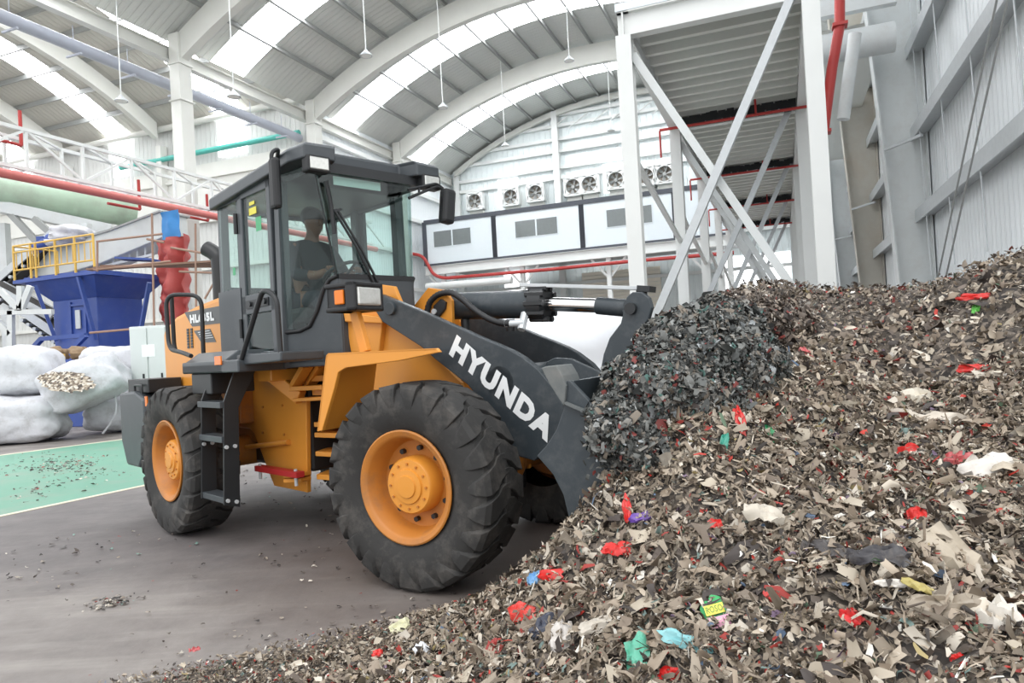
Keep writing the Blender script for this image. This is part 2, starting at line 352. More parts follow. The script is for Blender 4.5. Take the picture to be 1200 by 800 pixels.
def arch_rib(u, ax='x', w=.35, d=1.05, label=''):
    m = MB(HF); pr = arc(V_L, V_R, 28); n = len(pr); vs = []
    for s in (-1, 1):
        for dz in (-.26, -.26-d):
            vs += [(u+s*w/2, v, z+dz) for v, z in pr]
    fs = []
    for i in range(n-1):
        a, b, c, e = i, n+i, 2*n+i, 3*n+i
        fs += [(a, a+1, b+1, b), (c, e, e+1, c+1), (a, c, c+1, a+1), (b, b+1, e+1, e)]
    fs += [(0, n, 3*n, 2*n), (n-1, 3*n-1, 4*n-1, 2*n-1)]
    return m.add(vs, fs).build('arched_roof_beam', M['cream_steel'], smooth=30)
ords = ['nearest', 'second', 'third', 'fourth']
for i, u in enumerate(RIBS[:4]):
    tag(arch_rib(u), ['cream arched roof beam nearest overhead, top-left of the nave', 'cream arched roof beam rising from the tall white column left of the cab', 'cream arched roof beam springing from the column just behind the cab roof', 'cream arched roof beam nearest to the end wall with fans'][i], 'roof beam', 'arched roof beams')
tag(arch_rib(U_END-.35, w=.3, d=.35), 'slim white arched beam running along the top of the end wall', 'roof beam', 'arched roof beams')

# colonnade ---------------------------------------------------------------
def tapered_column(u, v, z0, z1, wx, wy0, wy1, dirn=1):
    m = MB(HF)
    # flanged column: web in the v direction, flanges facing along v
    for s in (-1, 1):
        m.prism([(u-wx/2, v+s*wy0/2, z0), (u+wx/2, v+s*wy0/2, z0), (u+wx/2, v+s*wy1/2, z1), (u-wx/2, v+s*wy1/2, z1)], (0, -s*.03, 0))
    m.prism([(u-.02, v-wy0/2, z0), (u-.02, v+wy0/2, z0), (u-.02, v+wy1/2, z1), (u-.02, v-wy1/2, z1)], (.04, 0, 0))
    return m
col_lab = {12.4: None, 20.6: 'tall cream steel column standing left of the loader cab', 28.8: 'cream steel column rising right behind the cab roof', 37.0: 'cream steel column seen between cab roof and far cab mirror'}
for u, lb in col_lab.items():
    if not lb: continue
    m = MB(HF); m.box((u-.3, V_L-.25, 0), (u+.3, V_L+.25, zr(V_L)-.2)); m.box((u-.36, V_L-.31, 13.0), (u+.36, V_L+.31, 13.08)); m.box((u-.36, V_L-.31, 11.6), (u+.36, V_L+.31, 11.66)); m.box((u-.6, V_L-.5, 0), (u+.6, V_L+.5, .05))
    tag(m.build('steel_column', M['cream_steel'], bevel=.02), lb, 'column', 'columns along the left of the nave')
m = MB(HF); m.box((U_END-.3, V_L-.2, 0), (U_END-.05, V_L+.2, zr(V_L)-.2))
tag(m.build('steel_column', M['white_steel']), 'slim white corner column where the end wall meets the left wall', 'column', 'columns along the left of the nave')
# eave beams along the colonnade
tag(MB(HF).ibeam((9.5, V_L-.35, 13.45), (U_END-.3, V_L-.35, 13.45), .3, .5).build('eave_beam', M['cream_steel']), 'long cream eave beam resting on the left columns', 'beam')
gm = MB(HF); gm.tube([(9.0, V_L-.75, 12.55), (28.6, V_L-.75, 12.45)], .21, 14)
for q in range(9): 
    u = 10.5+q*2.1; gm.tube([(u, V_L-.75, 12.6), (u, V_L-.75, 13.2)], .015, 6); gm.box((u-.03, V_L-1.1, 12.16), (u+.03, V_L-.4, 12.22))
tag(gm.build('round_duct', M['blue_grey_pipe'], smooth=40), 'long blue-grey round duct hung under the eave beam', 'pipe')

# left nave wall beyond the second column ------------------------------------
wl = MB(HF).box((29.2, V_L-.6, 0), (U_END, V_L-.5, zr(V_L)+.1)).build('wall_left', M['wall_y']); struct(wl)
for z in (3.2, 5.4, 7.6, 9.8, 11.6, 12.6):
    struct(MB(HF).box((29.2, V_L-.5, z), (U_END-.4, V_L-.25, z+.22)).build('girt', M['white_steel'], wl))
# side hall (its arched roof runs away to the left) ----------------------------
US = 28.8; UA, RS, ZA = 16.8, 22.9, 17.85
def zs(u): return ZA-RS+math.sqrt(RS*RS-(u-UA)**2)
wb = MB(HF).box((US, -60, 0), (US+.1, V_L-.45, zs(US)+.2)).build('wall_back', M['wall_left']); struct(wb)
for z in (4.0, 6.5, 9.0, 11.3):
    struct(MB(HF).box((US-.25, -60, z), (US, V_L-.5, z+.18)).build('girt', M['cream_steel'], wb))
struct(MB(HF).tube([(US-.35, -60, 14.3), (US-.35, V_L-.5, 14.3)], .16, 10).build('gutter', M['cream_steel'], wb, smooth=40))
struct(MB(HF).box((US-.12, -60, 9.8), (US-.02, V_L-.5, 12.1)).build('wall_band', M['cream_steel'], wb))
def shell_u(mb, v0, v1, prof, t=.06):
    n = len(prof); vs = [(u, v, z+k) for v in (v0, v1) for k in (0, t) for u, z in prof]; fs = []
    for i in range(n-1): fs += [(i, i+1, 2*n+i+1, 2*n+i), (n+i, 3*n+i, 3*n+i+1, n+i+1)]
    return mb.add(vs, fs)
up = [(4.8+(US+.3-4.8)*i/26, zs(4.8+(US+.3-4.8)*i/26)) for i in range(27)]
SK2 = [(-26.95, -25.1), (-34.75, -33.1), (-43.0, -41.2)]
mb = MB(HF); e = V_L-.55
for a, b in SK2: shell_u(mb, b, e, up); e = a
shell_u(mb, -60, e, up)
c2 = mb.build('ceiling', M['roof_side'], smooth=30); struct(c2)
for i, (a, b) in enumerate(SK2):
    struct(shell_u(MB(HF), a, b, up).build('window_%d' % (i+5), M['skylight'], smooth=30))
    struct(MB(HF).box((US-.03, a, 12.3), (US-.13, b, 14.1)).build('window_%d' % (i+8), M['dayopen']))
for k in range(15):
    u = 5.6+k*1.55
    struct(MB(HF).bar((u, -60, zs(u)-.13), (u, V_L-.6, zs(u)-.13), .09, .24).build('purlin', M['purlin'], c2))
for i, v in enumerate((-30.7, -37.9, -45.1)):
    m = MB(HF); n = len(up); vs = []
    for s in (-1, 1):
        for dz in (-.26, -1.1): vs += [(u, v+s*.16, z+dz) for u, z in up[:-1]]
    n -= 1; fs = []
    for j in range(n-1):
        a, b, c, d = j, n+j, 2*n+j, 3*n+j; fs += [(a, a+1, b+1, b), (c, d, d+1, c+1), (a, c, c+1, a+1), (b, b+1, d+1, d)]
    m.add(vs, fs)
    tag(m.build('arched_roof_beam', M['cream_steel'], smooth=30), ['cream arched beam of the side hall just left of the tall column', 'cream arched beam of the side hall at the middle left edge', 'cream arched beam of the side hall farthest left'][i], 'roof beam', 'side hall roof beams')
    tag(MB(HF).box((US-.5, v-.16, 0), (US-.05, v+.16, 13.4)).build('steel_column', M['cream_steel']), ['cream wall column of the side hall just left of the tall column', 'cream wall column of the side hall above the green drum', 'cream wall column of the side hall at the far left'][i], 'column', 'side hall wall columns')
# gable fill between nave eave and side-hall roof
tp = MB(HF); tp.tube([(US-.4, -33.6, 12.65), (US-.4, V_L-.6, 12.65)], .14, 10); tag(tp.build('teal_pipe', M['teal'], smooth=40), 'teal pipe running along the back wall of the side hall', 'pipe')

# end wall ---------------------------------------------------------------
pr = arc(V_L-.6, V_R+.2, 28)
m = MB(HF); m.prism([(U_END, v, z) for v, z in pr]+[(U_END, V_R+.2, 0), (U_END, V_L-.6, 0)], (.1, 0, 0))
we = m.build('wall_end', M['wall_x']); struct(we)
for z in (5.5, 7.8, 12.6, 13.3, 14.4, 15.2, 16.1, 16.8):
    vv = [v for v, zz in arc(V_L, V_R, 120) if zz > z+.3]
    struct(MB(HF).box((U_END-.25, vv[0], z), (U_END, vv[-1], z+.2)).build('girt', M['white_steel'], we))
for z in (15.9,):
    m = MB(HF)
    for k in range(9): m.bar((U_END-.3, -14+k*1.4, z), (U_END-.3, -12.6+k*1.4, z+.8), .06, .06)
    struct(m.build('lattice', M['white_steel'], we))
v_ = at(HF, 650, 150, 'x', U_END-.4)[1]
tag(MB(HF).ibeam((U_END-.35, v_, 0), (U_END-.35, v_, zr(v_)-.3), .4, .4, up=(1, 0, 0)).build('steel_column', M['white_steel']), 'slim white wind column in the middle of the end wall', 'column')
for k, (a, b) in enumerate((((583, 210), (607, 222)), ((706, 188), (735, 200)))):
    p, q = at(HF, *a, 'x', U_END-.05), at(HF, *b, 'x', U_END-.05)
    struct(MB(HF).box((U_END-.06, p[1], 11.3), (U_END-.01, q[1], 13.2)).build('window_%d' % (k+11), M['dayopen']))
fx_ = [(557, 236), (599, 231), (628, 226), (672, 219), (691, 216), (722, 211), (757, 207), (779, 204)]
fl_ = ['leftmost exhaust fan on the end wall', 'second exhaust fan from the left on the end wall', 'third exhaust fan from the left, just left of the wind column', 'fourth exhaust fan from left, just right of the wind column', 'fifth exhaust fan from left, right one of a close pair', 'exhaust fan in front of the bright sheet, left of the steel frame post', 'exhaust fan directly right of the near steel frame post', 'rightmost exhaust fan on the end wall']
M['fan_louvre'] = paint('fan_louvre', (168, 158, 146), .6)
for (px, py), lb in zip(fx_, fl_):
    c = at(HF, px, py, 'x', U_END-.5)
    t = thing('exhaust_fan', tuple(HF.w(c-np.array([0, 0, .75]))[0]), 'square white '+lb, 'fan', 'exhaust fans on the end wall')
    m = MB(HF); a = .58
    for s in (-1, 1): m.cbox((c[0], c[1]+s*a, c[2]), (.45, .08, 1.24)); m.cbox((c[0], c[1], c[2]+s*a), (.45, 1.24, .08))
    m.lathe([(-.22, .54), (-.22, .49), (.1, .49)], c, 'x', 24)
    for k in range(4):
        w0 = k*PI/2+PI/4; m.prism([(c[0]-.2, c[1]+.52*math.cos(w0-.3), c[2]+.52*math.sin(w0-.3)), (c[0]-.2, c[1]+.8*math.cos(w0), c[2]+.8*math.sin(w0)), (c[0]-.2, c[1]+.52*math.cos(w0+.3), c[2]+.52*math.sin(w0+.3))], (.02, 0, 0))
    m.build('housing', M['white_steel'], t)
    m = MB(HF); m.cyl((c[0]-.1, c[1], c[2]), (c[0]+.1, c[1], c[2]), .12, 12)
    for k in range(6):
        A = k*PI/3+.3; d = lambda r, w, x: (c[0]+x, c[1]+r*math.cos(A+w), c[2]+r*math.sin(A+w))
        m.add([d(.1, -.5, -.06), d(.46, -.22, -.08), d(.46, .3, .06), d(.1, .5, .06)], [(0, 1, 2, 3)])
    m.build('blades', M['purlin'], t)
    MB(HF).cbox((c[0]+.2, c[1], c[2]), (.03, 1.14, 1.14)).build('louvre', M['fan_louvre'], t)
    MB(HF).box((c[0]+.1, c[1]-.5, c[2]-1.15), (c[0]+.4, c[1]+.5, c[2]-.63)).build('bracket', M['cream_steel'], t)

# right wall ----------------------------------------------------------------
wr = MB(HF).box((6.5, V_R, 0), (U_END, V_R+.12, zr(V_R))).build('wall_right', M['wall_y']); struct(wr)
wz = [2.15, 4.0, 5.85, 7.72, 9.6, 11.5]
for z in wz:
    struct(MB(HF).box((6.5, V_R-.32, z-.02), (U_END, V_R, z+.02)).box((6.5, V_R-.34, z-.14), (U_END, V_R-.31, z+.14)).build('girt', M['galv'], wr))
M['dusty_steel'] = paint('dusty_steel', (196, 192, 182), .6, var=.06, dust=(176, 154, 126), dust_amt=.5, dscale=.5)
for i, u in enumerate((18.2, 26.4, 34.6, 42.8)):
    m = MB(HF); vi0, vi1, zt = 2.62, 1.9, 13.4
    m.prism([(u-.015, vi0, 0), (u-.015, V_R-.05, 0), (u-.015, V_R-.05, zt), (u-.015, vi1, zt)], (.03, 0, 0))
    m.prism([(u-.22, vi0, 0), (u+.22, vi0, 0), (u+.22, vi1, zt), (u-.22, vi1, zt)], (0, .03, 0))
    m.box((u-.22, V_R-.06, 0), (u+.22, V_R-.03, zt))
    tag(m.build('tapered_steel_column', M['dusty_steel'] if i == 1 else M['grey_steel']), ['wide grey tapered steel column nearest on the right wall', 'second grey tapered column on the right wall, dust-browned below', 'third tapered column on the right wall behind the dusty one', 'farthest tapered column on the right wall'][i], 'column', 'tapered columns on the right wall')
    b_ = MB(HF); z = 5.55; b_.bar((u-.25, 2.35, z), (u-1.1, V_R-.3, z+.02), .06, .06)
    tag(b_.build('brace_bar', M['galv']), ['short galvanised stay bar from nearest tapered column to wall', 'short galvanised stay bar from dust-browned tapered column to wall', 'short galvanised stay bar from third tapered column to wall', 'short galvanised stay bar from farthest tapered column to wall'][i], 'brace', 'wall stay bars')
for k, ((x0, y0), (x1, y1)) in enumerate((((1168, 0), (1096, 340)), ((1181, 0), (1105, 340)))):
    p, q = at(HF, x0, y0, 'y', 2.55), at(HF, x1, y1, 'y', 2.55); q = q+(q-p)*.25; p = p-(q-p)*.1
    tag(MB(HF).tube([p, q], .014, 6).build('steel_cable', M['purlin']), ['left of two steel cables slanting down the right wall', 'right of two steel cables slanting down the right wall'][k], 'cable', 'steel cables on the right wall')
for k in range(5):
    u = 8.2+k*2.2
    struct(MB(HF).tube([(u, V_R-.3, 2.6), (u+.9, V_R-.3, 12)], .012, 6).build('sag_rod', M['galv'], wr))
# daylight at the far end beneath the platform
struct(MB(HF).box((U_END-.05, -3.6, 1.2), (U_END-.02, .6, 6.4)).build('window_13', M['dayopen']))

# hanging lamps ------------------------------------------------------------
HL = [((262, 0), (274, 112), 22), ((144, 0), (142, 117), 24), ((427, 0), (429, 64), 24), ((517, 62), (519, 125), 30), ((590, 115), (592, 170), 38), ((666, 8), (667, 70), 30), ((713, 80), (716, 152), 38)]
ll = ['hanging high-bay lamp over the blue-grey duct at far left', 'hanging high-bay lamp in front of the left skylight', 'hanging high-bay lamp above the cab roof', 'hanging high-bay lamp between the two big skylight bands', 'hanging high-bay lamp in front of the end wall, left of wind column', 'hanging high-bay lamp near the top of the frame, middle of the nave', 'hanging high-bay lamp just left of the steel frame post']
ll[0], ll[1] = 'hanging high-bay lamp just left of the tall cream column', 'hanging high-bay lamp farthest left, before a side skylight'
M['bulb'] = paint('lamp_glass', (225, 225, 220), .3)
for ((x0, y0), (x1, y1), D), lb in zip(HL, ll):
    p, q = at(WF, x0, y0, 'y', D), at(WF, x1, y1, 'y', D); top = (q[0], q[1], 16.8)
    hv = HF.M @ np.array([q[0], q[1], 0]); top = (q[0], q[1], (zr(hv[1]) if hv[1] > V_L else zs(min(hv[0], US)))-.2)
    t = thing('high_bay_lamp', (q[0], q[1], q[2]), 'white '+lb, 'lamp', 'hanging high-bay lamps')
    MB(WF).tube([top, (q[0], q[1], q[2]+.1)], .02, 6).build('suspension_rod', M['white_steel'], t)
    MB(WF).lathe([(.16, .05), (.1, .09), (0, .2), (-.05, .22), (-.05, .2)], q, 'z', 16).build('shade', M['galv'], t, smooth=40)
    MB(WF).lathe([(-.03, .0), (-.03, .18), (-.05, .18), (-.05, 0)], q, 'z', 16).build('lens', M['bulb'], t)
# ================================================================== platform frame on the right of the hall
UM = [12.0, 18.0, 24.0, 30.0, 36.0]; VA, VB, ZD = -2.28, .66, 6.95
mz = thing('steel_platform', tuple(HF.w((12, -.8, 0))[0]), 'white steel platform frame with ribbed deck and crossed braces behind the heap', 'platform')
for i, u in enumerate(UM):
    MB(HF).ibeam((u, VA, 0), (u, VA, ZD-.2), .26, .26, .016, up=(1, 0, 0)).build('column', M['white_steel'], mz)
    MB(HF).ibeam((u, VB, 0), (u, VB, ZD+(6 if i < 2 else 0)), .26, .26, .016, up=(1, 0, 0)).build('column', M['white_steel'], mz)
    MB(HF).ibeam((u, VA-.1, ZD), (u, VB, ZD), .2, .42, .02).build('cross_beam', M['white_steel'], mz)
    for a, b in (((u+.1, VA+.12, ZD-.5), (u+.1, VB-.14, 1.6)), ((u-.1, VB-.14, ZD+.1), (u-.1, VA+.12, 1.6))):
        MB(HF).bar(a, b, .13, .13, up=(1, 0, 0)).build('diagonal_brace', M['grey_steel'] if a[1] < 0 else M['galv'], mz)
    if i: MB(HF).bar((UM[i-1]+.1, VA, ZD-2.2), (u-.1, VA, ZD-3.0), .09, .09).build('knee_brace', M['white_steel'], mz)
MB(HF).ibeam((11.9, VA, ZD), (36, VA, ZD), .2, .42).build('edge_beam', M['white_steel'], mz)
MB(HF).ibeam((11.9, VB, ZD), (36, VB, ZD), .2, .42).build('edge_beam', M['white_steel'], mz)
k = 0; u = 12.5
while u < 36 and k < 60:
    MB(HF).box((u-.06, VA+.1, ZD+.02), (u+.06, VB-.1, ZD+.2)).build('joist', M['cream_steel'], mz); u += .52; k += 1
MB(HF).box((11.9, VA-.12, ZD+.22), (36.2, VB+.12, ZD+.36)).build('deck', M['panel_white'], mz)
for u in UM[1:]:
    m = MB(HF); rr_ = random.Random(int(u))
    for q in range(26): 
        v = VA+.3+q*(VB-VA-.5)/25; m.cbox((u-.35, v, ZD-.12+rr_.uniform(-.03, .03)), (.22, .16, .16+rr_.uniform(0, .06)))
    m.build('cable_tray', M['black'], mz)
    pp = MB(HF); pp.tube([(u-.55, VA-.3, ZD-.95), (u-.55, VA-.3, ZD-.3)], .025, 8); pp.tube([(u-.55, VA-.3, ZD-.28), (u-.55, VB+.5, ZD-.28)], .035, 8); pp.tube([(u-.55, VB-1.0, ZD-.28), (u-.55, VB-1.0, ZD+.1)], .025, 8)
    pp.build('sprinkler_pipe', M['red_pipe'], mz, smooth=40)
# risers between platform and right wall
p = [at(HF, 984, -30, 'x', 15.5), at(HF, 984, 30, 'x', 15.5), at(HF, 975, 80, 'x', 15.5), at(HF, 965, 155, 'x', 15.5)]
m = MB(HF); m.tube(p, .1, 12); m.tube([p[2]+np.array([0, 0, -.3]), p[2]+np.array([0, -.5, -.35])], .04, 8)
for q in (p[1], p[3]): m.cbox(q, (.28, .28, .06))
tag(m.build('fire_riser_pipe', M['red_pipe'], smooth=40), 'thick red fire pipe rising between platform column and grey tapered column', 'pipe')
a, b = at(HF, 988, 140, 'x', 16.5), at(HF, 1002, 40, 'x', 16.5)
tag(MB(HF).tube([a, b], .13, 14).build('round_duct', M['grey_steel'], smooth=40), 'pale round duct beside the thick red riser', 'duct')
m = MB(HF); c = at(HF, 1000, 52, 'x', 17.2); m.cyl(c+np.array([0, -1.0, 0]), c+np.array([0, .8, 0]), .32, 20); m.box((c[0]-.6, c[1]-1.0, c[2]+.5), (c[0]-.4, c[1]+.8, c[2]+.85))
tag(m.build('air_duct', M['grey_steel'], smooth=40), 'large pale horizontal duct behind the red riser, right of the platform', 'duct')
m = MB(HF); m.box((20, VB+.3, 9.0), (34, V_R-.4, 9.3)); m.box((20, VB+.3, 8.6), (20.2, V_R-.4, 9.3))
tag(m.build('upper_walkway', M['cream_steel']), 'pale steel walkway between platform and right wall', 'walkway')

# ================================================================== site offices on their gallery at the far end
UC = 39.0
def hx(px, py, u=UC): return at(HF, px, py, 'x', u)
edges = [497, 578.5, 682, 792, 868]
zt, zb = hx(682, 236)[2], hx(682, 292)[2]
vs_ = [hx(e, 270)[1] for e in edges]
wins = [(508, 551, 272), (604, 653, 270), (711, 764, 255), None]
labs = ['leftmost white office cabin with a dark sliding window, above the loader arm', 'second white office cabin from the left, window half reflecting', 'third white office cabin, behind the nearest steel post', 'rightmost white office cabin, windowless behind the braces']
for i in range(4):
    v0, v1 = vs_[i], vs_[i+1]
    t = thing('office_cabin', tuple(HF.w((UC+1, (v0+v1)/2, zb))[0]), labs[i], 'office cabin', 'office cabins on the far gallery')
    MB(HF).box((UC+.05, v0+.06, zb+.06), (UC+2.4, v1-.06, zt-.06)).build('wall_panel', M['panel_white'], t)
    m = MB(HF)
    for v in (v0, v1): m.box((UC, v-.14, zb), (UC+.2, v+.14, zt))
    m.box((UC-.02, v0, zt-.16), (UC+2.45, v1, zt+.1)); m.box((UC-.02, v0, zb-.06), (UC+2.45, v1, zb+.08))
    m.build('frame', M['panel_dark'], t)
    if wins[i]:
        a, b, yc = wins[i]; p, q = hx(a, yc), hx(b, yc); z0 = zb+.75*1.0; z0, z1 = zb+1.1, zb+2.05
        f_ = MB(HF).box((UC+.02, p[1]-.06, z0-.06), (UC+.06, q[1]+.06, z1+.06)).build('window_frame', M['panel_white'], t)
        mid = (p[1]+q[1])/2
        MB(HF).box((UC, p[1], z0), (UC+.03, mid-.05, z1)).box((UC, mid+.05, z0), (UC+.03, q[1], z1)).build('pane', M['win_grey'], f_)
g = thing('gallery', tuple(HF.w((UC, -12, 0))[0]), 'white steel gallery on posts carrying the office cabins', 'gallery')
MB(HF).ibeam((UC-.1, vs_[0], zb-.36), (UC-.1, vs_[-1], zb-.36), .3, .55).build('edge_beam', M['white_steel'], g)
MB(HF).box((UC-.1, vs_[0], zb-.12), (UC+5.8, vs_[-1], zb-.06)).build('deck', M['purlin'], g)
for k in range(5):
    v = vs_[0]+1.2+k*5.2
    if v < vs_[-1]:
        MB(HF).ibeam((UC, v, 0), (UC, v, zb-.6), .25, .25, up=(1, 0, 0)).build('post', M['white_steel'], g)
        for s in (-1, 1): MB(HF).bar((UC, v+s*.1, zb-1.7), (UC, v+s*1.0, zb-.65), .12, .12, up=(1, 0, 0)).build('knee_brace', M['white_steel'], g)
zp = hx(640, 316, UC-.4)[2]
m = MB(HF); pts = [hx(478, 296, UC-.4), hx(496, 300, UC-.4), hx(508, 322, UC-.4), hx(520, 326, UC-.4), hx(640, 316, UC-.4), hx(740, 306, UC-.4), hx(860, 296, UC-.4)]
m.tube(round_path(pts, .4), .1, 10)
tag(m.build('fire_pipe', M['red_pipe'], smooth=40), 'red fire pipe running under the office gallery, dropping at its left end', 'pipe')
m = MB(HF); m.tube([hx(500, 336, UC-.6), hx(600, 328, UC-.6)], .22, 12); tag(m.build('pale_duct', M['white_steel'], smooth=40), 'pale round duct under the left end of the gallery', 'duct')
# roller door and bright doorway in the end wall
p, q = hx(683, 330, U_END), hx(775, 330, U_END)
m = MB(HF); n = 16
for k in range(n): m.box((U_END-.16, p[1], 2.4+k*.24), (U_END-.06, q[1], 2.62+k*.24))
M['roller'] = paint('beige_roller_slats', (236, 230, 216), .5, var=.04)
struct(m.build('door_1', M['roller']))
struct(MB(HF).box((U_END-.08, p[1], 0), (U_END-.03, q[1], 2.4)).build('window_14', M['dayopen']))
a, b = hx(591, 315, U_END), hx(620, 330, U_END)
struct(MB(HF).box((U_END-.08, a[1], 0), (U_END-.03, b[1], 6.8)).build('window_15', M['dayopen']))
# white covered heap behind the arms
def soft_box(fr, c, d, R=0, seed=0, amp=.06, n=10, p=3.2, sag=0.):
    vs = []; fs = []; c = np.array(c)
    b = bmesh.new(); bmesh.ops.create_cube(b, size=2); bmesh.ops.subdivide_edges(b, edges=b.edges[:], cuts=n, use_grid_fill=True)
    for v in b.verts:
        x = np.array(v.co); L = (np.abs(x)**p).sum()**(1/p); x = x/L
        nn = noise.noise(Vector(x*1.7+seed*3.1)); n2 = noise.noise(Vector(x*5+seed))
        x = x*(1+amp*nn*1.6+amp*.5*n2); x[2] = x[2]-sag*(x[0]**2+x[1]**2)*.5*(x[2] > 0)
        x = x*np.array(d)/2; ca, sa = math.cos(R), math.sin(R)
        vs.append((c[0]+x[0]*ca-x[1]*sa, c[1]+x[0]*sa+x[1]*ca, c[2]+x[2]))
    b.verts.index_update(); fs = [tuple(v.index for v in f.verts) for f in b.faces]; b.free()
    return MB(fr).add(vs, fs)
M['white_sheet'] = paint('white_cover_sheet', (240, 243, 248), .6, var=.02, bump=.2, scale=3)
m = soft_box(WF, (1.35, 15.5, 1.1), (3.6, 2.6, 2.3), -.2, 5, .12, 12, 4)
tag(m.build('covered_stack', M['white_sheet'], smooth=60), 'bright white sheeted stack behind the bell crank and arms', 'covered stack')
# ================================================================== WHEEL LOADER
LD = thing('wheel_loader', (-1.42969, 6.18904, 0), 'orange and dark grey articulated wheel loader tipping refuse from its bucket', 'wheel loader')
TR, TW, TK, AX = .674, .445, .9013, 1.441
def make_wheel(fr, x, y, out, name, phase):
    """out = -1: outer face looks to -y"""
    c = (x, y, TR); m = MB(fr); hw = TW/2
    Y = lambda q: q*out
    prof = [(.16, .355), (.19, .40), (.215, .47), (.222, .53), (.212, .585), (.19, .628), (.16, .644), (.08, .648), (0, .648)]
    full = [(Y(a), r) for a, r in prof]+[(Y(-a), r) for a, r in prof[::-1][1:]]
    m.lathe(full, c, 'y', 72)
    N = 23; pitch = 2*PI/N
    # chevron lugs: a bent block from the shoulder to past the middle, alternating side to side
    for sd in (1, -1):
        st = [(.222, .520, -.26), (.226, .580, -.2), (.216, .640, -.12), (.188, .668, -.04), (.120, .673, .10), (.075, .674, .34), (.03, .674, .42), (-.02, .674, .46)]
        wd = [.16, .26, .35, .40, .41, .39, .37, .34]
        for k in range(N):
            th0 = phase+k*pitch+(pitch*.5 if sd < 0 else 0); vs = []
            for (q, r, dth), w in zip(st, wd):
                for rr_, ww in ((r, w), (r-.035, w*1.06)):
                    for s_ in (-1, 1):
                        A = th0+pitch*(dth*out*-1+s_*ww); qq = q if rr_ == r else q-.012
                        vs.append((x+rr_*math.cos(A), y+Y(qq*sd), TR+rr_*math.sin(A)))
            fs = []
            for i in range(len(st)-1):
                a = i*4; b = a+4
                fs += [(a, a+1, b+1, b), (a, b, b+2, a+2), (a+1, a+3, b+3, b+1)]
            e = (len(st)-1)*4; fs += [(0, 2, 3, 1), (e, e+1, e+3, e+2)]
            m.add(vs, fs)
    wh = m.build(name, M['rubber'], LD, smooth=32, bevel=.004)
    r = MB(fr)
    r.lathe([(Y(.165), .357), (Y(.185), .372), (Y(.195), .372), (Y(.2), .362), (Y(.19), .335), (Y(.175), .318), (Y(.06), .30), (Y(.03), .285), (Y(.02), .12), (Y(.0), .1)], c, 'y', 56)
    r.lathe([(Y(.185), .345), (Y(.192), .338), (Y(.185), .330)], c, 'y', 56)
    rim = r.build('rim', M['orange_dirty'], wh, smooth=40)
    h = MB(fr)
    h.lathe([(Y(.02), .19), (Y(.135), .185), (Y(.15), .172), (Y(.152), .115), (Y(.165), .11), (Y(.168), .075), (Y(.178), .07), (Y(.18), .0)], c, 'y', 40)
    hub = h.build('hub', M['orange'], wh, smooth=40)
    if out > 0: return
    for k in range(12):
        A = k*PI/6; p = (x+.145*math.cos(A), y+Y(.15), TR+.145*math.sin(A)); MB(fr).cyl(p, (p[0], y+Y(.162), p[2]), .008, 6).build('hub_bolt', M['orange_dirty'], wh)
    for k in range(10):
        A = k*PI/5+.2; p = (x+.238*math.cos(A), y+Y(.015), TR+.238*math.sin(A)); MB(fr).cyl(p, (p[0], y+Y(.06), p[2]), .018, 6).build('wheel_nut', M['black'], wh)
make_wheel(FF, 0, -TK, -1, 'front_wheel', .1); make_wheel(FF, 0, TK, 1, 'front_wheel', .2)
make_wheel(RF, -AX, -TK, -1, 'rear_wheel', .05); make_wheel(RF, -AX, TK, 1, 'rear_wheel', .3)

def plate(fr, ax, val, pts, th, name, mat, parent=LD, bevel=.008, **k):
    vec = {'x': (th, 0, 0), 'y': (0, th, 0), 'z': (0, 0, th)}[ax]
    return MB(fr).prism(poly(fr, ax, val, pts), vec).build(name, mat, parent, bevel=bevel, **k)
def P(fr, px, py, ax, v): return tuple(at(fr, px, py, ax, v))

# ---- front frame ------------------------------------------------------------
boom_px = [(444, 344), (500, 367), (560, 394), (582, 403), (598, 410), (612, 418), (631, 433), (649, 455), (660, 474), (661, 490), (655, 506), (642, 526), (626, 540), (608, 535), (585, 500), (568, 476), (548, 451), (510, 421), (493, 406), (448, 377), (440, 365)]
BY = -.47
bl = poly(FF, 'y', BY, boom_px)
tw = .07
boom = MB(FF).prism(bl, (0, tw, 0)).build('lift_arm', M['loader_grey'], LD, bevel=.008)
MB(FF).prism([(p[0], -BY-tw, p[2]) for p in bl], (0, tw, 0)).build('lift_arm', M['loader_grey'], LD, bevel=.008)
h0, h1 = at(FF, 526, 415, 'y', BY), at(FF, 641.5, 519, 'y', BY); u0, u1 = at(FF, 536.5, 394, 'y', BY), at(FF, 652, 492, 'y', BY)
pz_ = ((u0-h0)+(u1-h1))/2
MBt = MB(FF); lettering(MBt, 'HYUNDAI'[:6]+'A' if False else 'HYUNDA', h0, (h1-h0), pz_, .06, (0, -.003, 0))
MBt.build('lettering', M['white_paint'], boom)
cx = at(FF, 585, 440, 'y', BY)
MB(FF).tube([(cx[0], BY, 1.3), (cx[0], -BY, 1.3)], .11, 20).build('cross_tube', M['loader_grey'], LD, smooth=40)
# pivot pins
for s in (-1, 1):
    q = at(FF, 455, 362, 'y', BY); MB(FF).cyl((q[0]+.03, s*.40, q[2]), (q[0]+.03, s*.50, q[2]), .05, 20).build('pivot_pin', M['loader_grey'], LD, smooth=40, bevel=.004)
